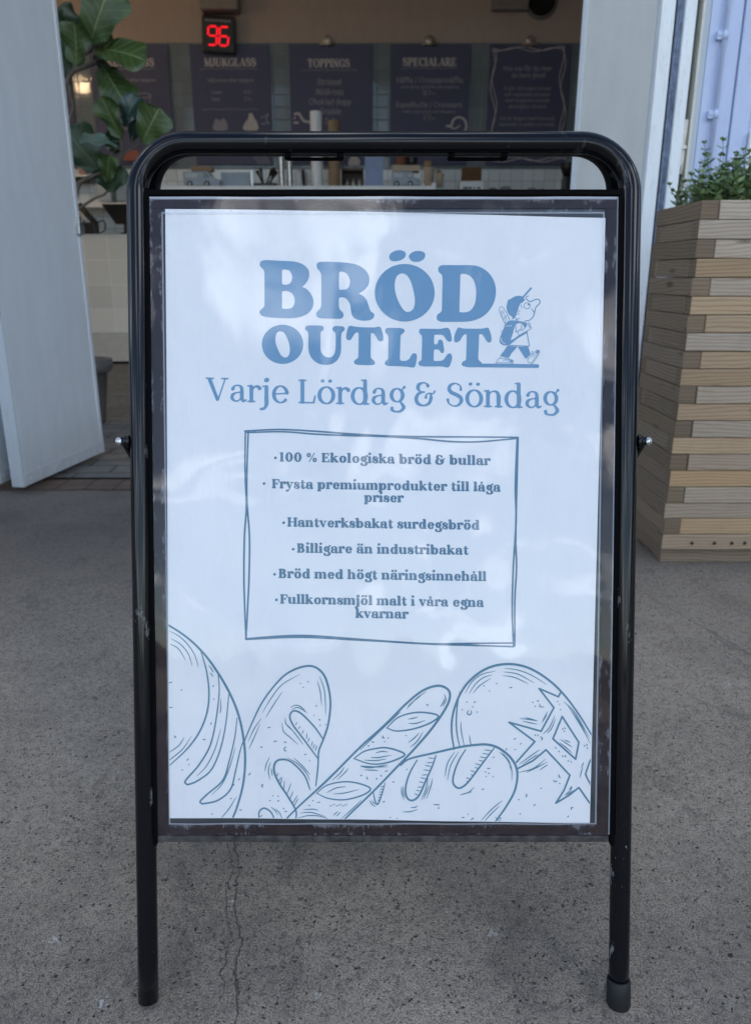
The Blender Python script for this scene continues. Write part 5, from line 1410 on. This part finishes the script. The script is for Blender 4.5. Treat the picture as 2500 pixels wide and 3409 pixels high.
def cup(px0, px1, py0, py1, lidpy, label):
    y = DY + .10
    r = (xp(px1, py1, y) - xp(px0, py1, y)) / 2; c = (xp(px1, py1, y) + xp(px0, py1, y)) / 2
    t = thing('paper_cup', (c, y, DZ), label, 'cup', 'paper cups by the toy van')
    zt = zp(px0, py0, y); m = MB(); m.lathe([(.001, DZ + .001), (r * .72, DZ + .001), (r, zt), (r * 1.04, zt + .006), (.001, zt + .006)], (c, y, 0), 24); m.build('cup', MAT['cardlight'], t)
    zl = zp(px0, lidpy, y); m = MB(); m.lathe([(r * .7, zt + .0065), (r * .72, zt + (zl - zt) * .7), (r * .5, zl), (.001, zl)], (c - .01, y, 0), 20); m.build('lid', MAT['card'], t)
cup(1408, 1446, 560, 617, 535, 'taller paper cup with a brown top, by the right toy van')
cup(1449, 1476, 580, 618, 566, 'shorter paper cup with a brown top at the end of the white counter')
T = thing('wooden_rack', (on(1170), DY + .2, DZ), 'open dark wooden rack with jars behind the brown cup stack', 'rack')
y = DY + .26; x0, x1, zt = xp(1137, 612, y), xp(1210, 612, y), zp(1170, 560, y)
m = MB(); m.box((x0, y, DZ), (x0 + .012, y + .15, zt)); m.box((x1 - .012, y, DZ), (x1, y + .15, zt)); m.box((x0 + .0125, y, zt - .02), (x1 - .0125, y + .15, zt)); m.box((x0 + .0125, y + .13, DZ), (x1 - .0125, y + .15, zt - .021)); m.build('frame', simple('dark_oak', (.085, .045, .025), .6, var=.3), T)
for k in range(3):
    m = MB(); m.lathe([(.001, DZ + .001), (.028, DZ + .001), (.028, DZ + .06), (.02, DZ + .075), (.02, DZ + .09), (.001, DZ + .09)], (x0 + .05 + k * .058, y + .06, 0), 16); m.build('jar', MAT['iron'], T)
m = MB(); y = DY + .08; a, b = W(1214, 516, y), W(1275, 609, y)
m.box((a.x, y, DZ + .001), (b.x, y + .006, a.z), .002); m.box((a.x + .02, y + .007, DZ + .001), (b.x - .02, y + .07, DZ + .012), .002)
tag(m.build('price_card', MAT['sign_blue']), 'pale blue card standing upright on the counter between rack and toy van', 'card')
# tongs and ladles in a dark tray
T = thing('utensil_tray', (on(890), DY + .1, DZ), 'dark tray of scoops and tongs standing up on the counter', 'utensils')
m = MB(); x0, x1 = on(838), on(925); m.box((x0, DY + .04, DZ + .001), (x1, DY + .16, DZ + .03), .004); m.build('tray', MAT['dark'], T)
for a, b in (((880, 622), (856, 570)), ((886, 622), (905, 566)), ((892, 622), (922, 572)), ((878, 622), (868, 560)), ((898, 622), (914, 560))):
    m = MB(); m.tube([W(*a, DY + .08), (W(*a, DY + .08) + W(*b, DY + .12)) / 2 + Vector((0, 0, .004)), W(*b, DY + .12)], [.010, .008, .016], 8); m.build('scoop', MAT['dark'], T)
T = thing('sauce_bottle', (on(1010), DY + .1, DZ), 'white squeeze bottle with a long dark pump', 'bottle')
m = MB(); c = on(1003); m.lathe([(.001, DZ + .001), (.055, DZ + .001), (.058, DZ + .01), (.058, DZ + .12), (.03, DZ + .15), (.001, DZ + .15)], (c, DY + .14, 0), 20); m.build('bottle', MAT['van_light'], T)
m = MB(); m.tube([W(1013, 622, DY + .05), W(1010, 590, DY + .05), W(1008, 566, DY + .06)], [.013, .016, .012], 10); m.build('pump', MAT['dark'], T)
# glass guard on posts
T = thing('sneeze_guard', (on(760), DY + .05, DZ), 'low grey glass guard with a pale rim next to the left toy van', 'glass guard')
m = MB(); a, b = W(735, 574, DY + .22), W(835, 618, DY + .22); m.box((a.x, DY + .22, DZ + .001), (b.x, DY + .228, a.z)); m.build('glass', MAT['van'], T)
m = MB(); m.box((a.x, DY + .215, a.z + .0005), (b.x, DY + .233, a.z + .022), .002); m.build('rim', MAT['white_top'], T)
m = MB(); a, b = W(834, 563, DY + .02), W(843, 620, DY + .02); m.box((a.x, DY + .02, DZ + .001), (b.x, DY + .05, a.z), .003); m.build('post', MAT['steel'], T)
for px in (1443, 1894):
    m = MB(); y = DY - .03; x0, x1 = xp(px - 7, 630, y), xp(px + 7, 630, y); m.box((x0, y, zp(px, 645, y)), (x1, y + .02, zp(px, 609 if px < 1500 else 632, y)), .003)
    tag(m.build('glass_clamp', MAT['white_top']), 'white clamp on the counter edge ' + ('by the paper cups' if px < 1500 else 'at the far right end'), 'clamp')
# right end: scale box, basket, bowls, grinder
T = thing('label_box', (on(1570), DY + .05, DB), 'white box with dark lettering under a wicker basket', 'box')
y = DY + .03; x0, x1, zb, zt = xp(1531, 634, y), xp(1608, 634, y), DB + .001, zp(1570, 602.5, y)
m = MB(); m.box((x0, y, zb), (x1, y + .16, zt), .006); m.build('case', MAT['white_paper'], T)
for k, (a, b) in enumerate(((.12, .34), (.36, .5), (.58, .64), (.74, .88))):
    m = MB(); m.box((x0 + (x1 - x0) * a, y - .002, zb + (zt - zb) * .28), (x0 + (x1 - x0) * b, y - .0003, zb + (zt - zb) * .46))
    m.build('print', MAT['dark'], T)
m = MB(); y = DY + .06; a, b = xp(1540, 602, y), xp(1602, 602, y); h0, h1 = zt + .001, zp(1570, 556, y)
for k in range(7):
    z = h0 + (h1 - h0) * k / 7
    m.box((a - .002 * (k % 2), y, z), (b + .002 * (k % 2), y + .14, z + (h1 - h0) / 7 - .004), .004)
for k in range(8): m.box((a + (b - a) * k / 8 + .006, y - .004, h0), (a + (b - a) * k / 8 + .014, y + .144, h1), .002)
tag(m.build('wicker_basket', MAT['wicker']), 'brown wicker basket standing on the white lettered box', 'basket')
bw_ = None
for px, r in ((1640, 21), (1682, 25), (1770, 21), (1803, 17)):
    y = DY + .2; R_ = xp(px + r, 630, y) - xp(px, 630, y)
    m = MB(); m.lathe([(R_, 0), (R_ * .97, R_ * .35), (R_ * .75, R_ * .75), (R_ * .35, R_ * .97), (.001, R_)], (xp(px, 630, y), y, DB + .001), 24)
    tag(m.build('serving_bowl', simple('stone_bowl', (.30, .28, .26), .5) if bw_ is None else bw_), {1640: 'smaller upturned stone bowl just right of the lettered box', 1682: 'largest upturned stone bowl, second from the lettered box', 1770: 'upturned stone bowl third from the lettered box', 1803: 'smallest upturned stone bowl, nearest the door leaf'}[px], 'bowl', 'upturned bowls on the counter')
    bw_ = bpy.data.materials['stone_bowl']
T = thing('coffee_grinder', (xp(1888, 600, DY + .1), DY + .15, DB), 'dark coffee grinder at the right end of the counter', 'grinder')
y = DY + .1; x0, x1 = xp(1873, 602, y), xp(1916, 602, y)
m = MB(); m.box((x0 + .02, y, DB + .001), (x1, y + .16, zp(1880, 585, y)), .01); m.build('body', MAT['dark'], T)
m = MB(); m.lathe([(.04, zp(1880, 585, y) + .001), (.075, zp(1880, 545, y)), (.07, zp(1880, 540, y)), (.001, zp(1880, 540, y))], ((x0 + x1) / 2, y + .08, 0), 18); m.build('hopper', MAT['dark'], T)

# ------------------------------------------------------------------ menu boards on the tiled wall
WY = 8.47
def on_wall(px, py):
    a, b, c = _ray(px, py)
    t = (WY - .0008) / b
    return np.stack([a * t, np.full_like(np.asarray(a, float) * t, WY - .0008), CAM_H + c * t], 1)
def menu(px0, px1, label, draw, clip=None):
    x0, x1, zt, zb = xp(px0, 300, WY), xp(px1, 300, WY), zp(1250, 147, WY), zp(1250, 548, WY)
    t = thing('menu_board', ((x0 + x1) / 2, WY, zb), label, 'menu board', 'blue menu boards on the back wall')
    m = MB(); m.box((x0, WY, zb), (x1, WY + .012, zt), .001); m.build('board', MAT['menu_blue'], t)
    Fb, Fd = Field(px0 - 8, 140, px1 + 8, 552, .5), Field(px0 - 8, 140, px1 + 8, 552, .5)
    draw(Fb, Fd)
    o = Fb.mesh('heading', on_wall, MAT['menu_print'], t); o = Fd.mesh('small_print', on_wall, MAT['menu_dim'], t)
    if clip:
        c = W(clip, 143, WY - .02)
        m = MB(); m.tube([c + Vector((-.075, -.004, -.01)), c + Vector((.075, -.004, -.01))], .012, 10); m.lathe([(.045, -.003), (.048, .0), (.045, .012)], (c.x, WY - .022, c.z + .02), 20, 'y'); m.box((c.x - .045, WY - .024, c.z - .015), (c.x + .045, WY - .01, c.z + .02), .003)
        m.build('clip', MAT['iron'], t)
    return t
def wave(F, x0, x1, y, w=.9, a=1.6): F.stroke([(x, y + a * math.sin((x - x0) / 7)) for x in np.linspace(x0, x1, 60)], w)
def head(F, tx, x0, x1, y): write(F, tx, x0, x1, y, y, 40, .085, .032, k=.03)
def body(F, tx, x0, x1, y, em, h=.055): write(F, tx, x0, x1, y, y, em, h, h * .8, serif=False, k=.02)
def d0(F, G): head(F, 'STRUT', 60, 200, 221); wave(G, 50, 210, 229)
def d1(F, G):
    head(F, 'KULGLASS', 356, 514, 221); wave(G, 350, 520, 229)
    body(G, 'Välj strut eller bägare', 362, 518, 272, 17, .06)
    G.stroke([tuple(p) for p in np.array([(479 + 24 * math.cos(a), 318 + 8 * math.sin(a)) for a in np.linspace(0, 6.3, 30)])], 1.3); G.stroke([(455, 318), (460, 356), (497, 356), (503, 318)], 1.0)
    body(G, 'Fråga gärna!', 400, 490, 432, 15)
def d2(F, G):
    head(F, 'MJUKGLASS', 680, 853, 221); wave(G, 666, 859, 229)
    body(G, 'Välj strut eller bägare', 690, 845, 273, 18, .06)
    for tx, p, y in (('Liten', '57:-', 313), ('Stor', '77:-', 336)): body(G, tx, 704, 704 + (36 if tx == 'Liten' else 30), y, 18, .06); body(G, p, 811, 842, y, 18, .06)
    wave(G, 675, 859, 364)
    F.poly([tuple(p) for p in catmull([(812, 432), (815, 410), (826, 395), (830, 379), (840, 378), (846, 392), (855, 405), (858, 432)], 6, True)])
    G.poly([tuple(p) for p in catmull([(712, 432), (714, 405), (722, 394), (732, 402), (742, 394), (754, 404), (757, 432)], 6, True)])
    G.stroke([tuple(p) for p in catmull([(868, 392), (880, 388), (893, 380), (886, 400), (896, 410), (872, 412)], 5)], 1.6)
    for k in range(7): G.stroke([(845 + k * 7, 520 + (k % 2)), (862 + k * 6, 545)], 1.1)
    wave(G, 690, 850, 513)
def d3(F, G):
    head(F, 'TOPPINGS', 1024, 1165, 224); wave(G, 1003, 1190, 233)
    for tx, a, b, y in (('Strössel', 1055, 1138, 283), ('Nötkross', 1052, 1144, 316), ('Choklad dopp', 1029, 1170, 349), ('Grädde', 1064, 1136, 381), ('Sylt', 1082, 1118, 413)): body(G, tx, a, b, y, 31, .058)
    F.stroke([tuple(p) for p in catmull([(982, 380), (995, 378), (1003, 390), (1012, 402), (1030, 406), (1040, 402)], 5)], 4.2); F.stroke([(980, 408), (992, 409)], 3.5); F.stroke([(978, 395), (984, 392)], 2)
    F.poly([tuple(p) for p in catmull([(1160, 548), (1162, 532), (1170, 522), (1182, 520), (1196, 530), (1198, 546), (1186, 556), (1172, 556)], 5, True)])
def d4(F, G):
    head(F, 'SPECIALARE', 1340, 1520, 220); wave(G, 1335, 1522, 227)
    for tx, a, b, y, em in (('Våffla / Croissantvåffla', 1317, 1541, 276, 28), ('Kanelbulle / Croissant', 1317, 1538, 358, 28), ('med glass, grädde och topping', 1333, 1527, 294, 15), ('med mjukglass och topping', 1340, 1515, 376, 15), ('97:-', 1405, 1449, 318, 25), ('77:-', 1405, 1449, 400, 25)): body(G, tx, a, b, y, em, .06)
    F.stroke([tuple(p) for p in catmull([(1487, 420), (1502, 418), (1508, 400), (1525, 390), (1545, 398), (1552, 420), (1548, 434)], 6)], [3.2] * 37)
    F.stroke([tuple(p) for p in catmull([(1500, 424), (1515, 428), (1530, 418)], 6)], 2.2)
def d5(F, G):
    for s in (0, 5):
        P = []
        for x in np.linspace(1640, 1878, 60): P.append((x, 161 + s * .8 + 6 * math.sin((x - 1640) / 21 + s * .25)))
        for y in np.linspace(165, 528, 80): P.append((1874 - s + 8 * math.sin((y - 165) / 27 + s * .2), y))
        for x in np.linspace(1878, 1640, 60): P.append((x, 533 - s * .8 + 6 * math.sin((x - 1640) / 21 + s * .25)))
        for y in np.linspace(528, 165, 80): P.append((1640 + s + 8 * math.sin((y - 165) / 27 + s * .2), y))
        F.stroke(P + [P[0]], 1.25)
    for tx, a, b, y, em in (('Hos oss får du mer', 1674, 1837, 236, 25), ('än bara glass!', 1702, 1815, 258, 25), ('Vi gör våra egna strutar', 1675, 1835, 300, 18), ('och mjukglass på plats', 1678, 1830, 320, 18), ('med noggrant utvalda', 1680, 1829, 340, 18), ('ekologiska råvaror', 1692, 1817, 360, 18), ('Allt är skapat med fokus på', 1662, 1845, 400, 18), ('hantverk, kvalitet och smak', 1660, 1846, 420, 18)): body(G, tx, a, b, y, em, .058)
menu(-20, 240, 'blue menu board at the far left, mostly hidden behind fig and door', d0)
menu(308, 567, 'blue menu board with a drawn cup, partly covered by fig leaves', d1)
menu(640, 900, 'blue menu board headed MJUKGLASS below the red number display', d2)
menu(966, 1240, 'blue menu board headed TOPPINGS behind the tall cup stacks', d3, 1090)
menu(1299, 1561, 'blue menu board headed SPECIALARE', d4, 1430)
menu(1625, 1893, 'blue menu board with a wavy line border nearest the right door leaf', d5, 1766)
m = MB(); y = WY - .06
m.add([tuple(v) for v in (W(410, 533, y), W(414, 514, y), W(436, 500, y), W(456, 500, y), W(466, 514, y), W(464, 535, y))] + [tuple(v + Vector((0, .01, 0))) for v in (W(410, 533, y), W(414, 514, y), W(436, 500, y), W(456, 500, y), W(466, 514, y), W(464, 535, y))], [[0, 1, 2, 3, 4, 5], [6, 7, 8, 9, 10, 11]] + [[i, (i + 1) % 6, 6 + (i + 1) % 6, 6 + i] for i in range(6)])
tag(m.build('orange_tag', MAT['orange']), 'orange tag fixed low on the menu board behind the fig branch', 'tag')

# ------------------------------------------------------------------ number display, boxes and lamps
ND = W(727, 113, 8.38)
nd = thing('number_display', ND, 'black queue number display glowing red 96, hung on a cable above a menu board', 'display')
RN = Matrix.Translation(ND) @ Matrix.Rotation(math.radians(3), 4, 'Y')
s_ = 8.38 / FOC * .885                                       # metres per survey pixel here
hw_, hh_ = 55 * s_, 54 * s_
m = MB(); m.box((-hw_, 0, -hh_), (hw_, .07, hh_), .02, M=RN); m.build('case', MAT['dark'], nd)
m = MB()
for a, b in ((-42, -30), (-28, -14), (-12, 0), (3, 16), (18, 30), (32, 41)): m.box((a * s_, -.0025, 35 * s_), (b * s_, -.0003, 41 * s_), M=RN)
m.build('caption', simple('worn_caption', (.26, .24, .24), .6), nd)
def seg(cx, which, mat, nm):
    w_, h_ = 14.5 * s_, 27 * s_
    t_ = 2.4 * s_
    sl_ = .07
    G = {'a': ((-w_, h_), (w_, h_)), 'b': ((w_, h_), (w_, 0)), 'c': ((w_, 0), (w_, -h_)), 'd': ((-w_, -h_), (w_, -h_)), 'e': ((-w_, 0), (-w_, -h_)), 'f': ((-w_, h_), (-w_, 0)), 'g': ((-w_, 0), (w_, 0))}
    m = MB()
    for k in which:
        (xa, za), (xb, zb_) = G[k]
        e = .14
        xa, xb, za, zb_ = xa + (xb - xa) * e, xb - (xb - xa) * e, za + (zb_ - za) * e * .6, zb_ - (zb_ - za) * e * .6
        dx, dz = (0, t_) if abs(xb - xa) > abs(zb_ - za) else (t_, 0)
        q = [(xa - dx, za - dz), (xb - dx, zb_ - dz), (xb + dx, zb_ + dz), (xa + dx, za + dz)]
        m.add([RN @ Vector((cx * s_ + x + z * sl_, yy, z - 6 * s_)) for yy in (-.004, -.0008) for x, z in q], [[0, 1, 2, 3], [4, 5, 6, 7], [0, 1, 5, 4], [1, 2, 6, 5], [2, 3, 7, 6], [3, 0, 4, 7]])
    m.build(nm, mat, nd)
seg(-19, 'abcdfg', MAT['red'], 'lit_digit'); seg(19, 'acdefg', MAT['red'], 'lit_digit')
seg(-19, 'e', MAT['redoff'], 'unlit_segment'); seg(19, 'b', MAT['redoff'], 'unlit_segment')
m = MB(); m.tube([Vector(p) for p in catmull([W(680, 62, 8.42), W(676, 48, 8.43), W(678, 36, 8.43), W(676, 20, 8.44)], 6)], .008, 8); m.build('cable', MAT['terracotta'], nd)
def wbox(px0, px1, py, y, dep, mat, label, cat, name):
    m = MB(); x0, x1 = xp(px0, py, y), xp(px1, py, y); z0 = zp(px0, py, y)
    m.box((x0, y, z0), (x1, y + dep, z0 + .26), .02)
    for k in range(5): m.box((x0 + .03, y - .004, z0 + .05 + k * .035), (x1 - .03, y - .0005, z0 + .065 + k * .035), .001)
    return tag(m.build(name, mat), label, cat)
wbox(664, 792, 30, 8.3, .19, simple('taupe_plastic', (.24, .205, .18), .6), 'grey brown unit high on the wall above the number display', 'wall unit', 'wall_unit')
wbox(1636, 1760, 32, 8.41, .08, simple('dusky_plastic', (.22, .19, .175), .7), 'dark grey box high on the wall beside the round black speaker', 'wall box', 'wall_box')
sp_ = W(1805, -2, 8.44)
spk = thing('round_speaker', sp_, 'round black speaker high on the beige wall near the right door leaf', 'speaker')
r1 = 44 * 8.3 / FOC * .88
m = MB(); m.lathe([(.001, .03), (r1 * .8, .02), (r1 * .97, 0), (r1, .03), (r1, .06), (.001, .06)], (sp_.x, 8.43, sp_.z), 36, 'y'); m.build('cone', simple('speaker_black', (.004, .004, .004), .9), spk)
m = MB(); m.lathe([(r1 + .002, .05), (r1 + .03, .055), (r1 + .035, .06), (r1 + .002, .065)], (sp_.x, 8.43, sp_.z), 36, 'y'); m.build('rim', simple('speaker_rim', (.16, .145, .14), .6), spk)
# row of pendant lamps whose reflections show in the tiles
proto = None
for i, px in enumerate((275, 607, 945, 1283, 1612, 1896)):
    v = W(px, 285, 8.5 + 2.0)
    c = Vector((v.x, 6.5, v.z))
    if proto is None:
        proto = thing('pendant_lamp', c, 'warm glowing pendant lamp hanging over the counter', 'lamp', 'pendant lamps over the counter')
        m = MB(); m.lathe([(.001, -.10), (.05, -.088), (.088, -.05), (.10, 0), (.088, .05), (.05, .088), (.001, .1)], c, 24); m.build('bulb', MAT['bulb'], proto)
        m = MB(); m.tube([c + Vector((0, 0, .11)), Vector((c.x, c.y, 4.099))], .006, 8); m.build('cord', MAT['dark'], proto)
        m = MB(); m.lathe([(.034, .095), (.030, .14), (.008, .15)], c, 16); m.build('lamp_holder', MAT['iron'], proto)
        pc0 = c
    else:
        r = proto.copy(); COL.objects.link(r); r.location = c
        for ch in proto.children:
            k = ch.copy(); COL.objects.link(k); k.parent = r
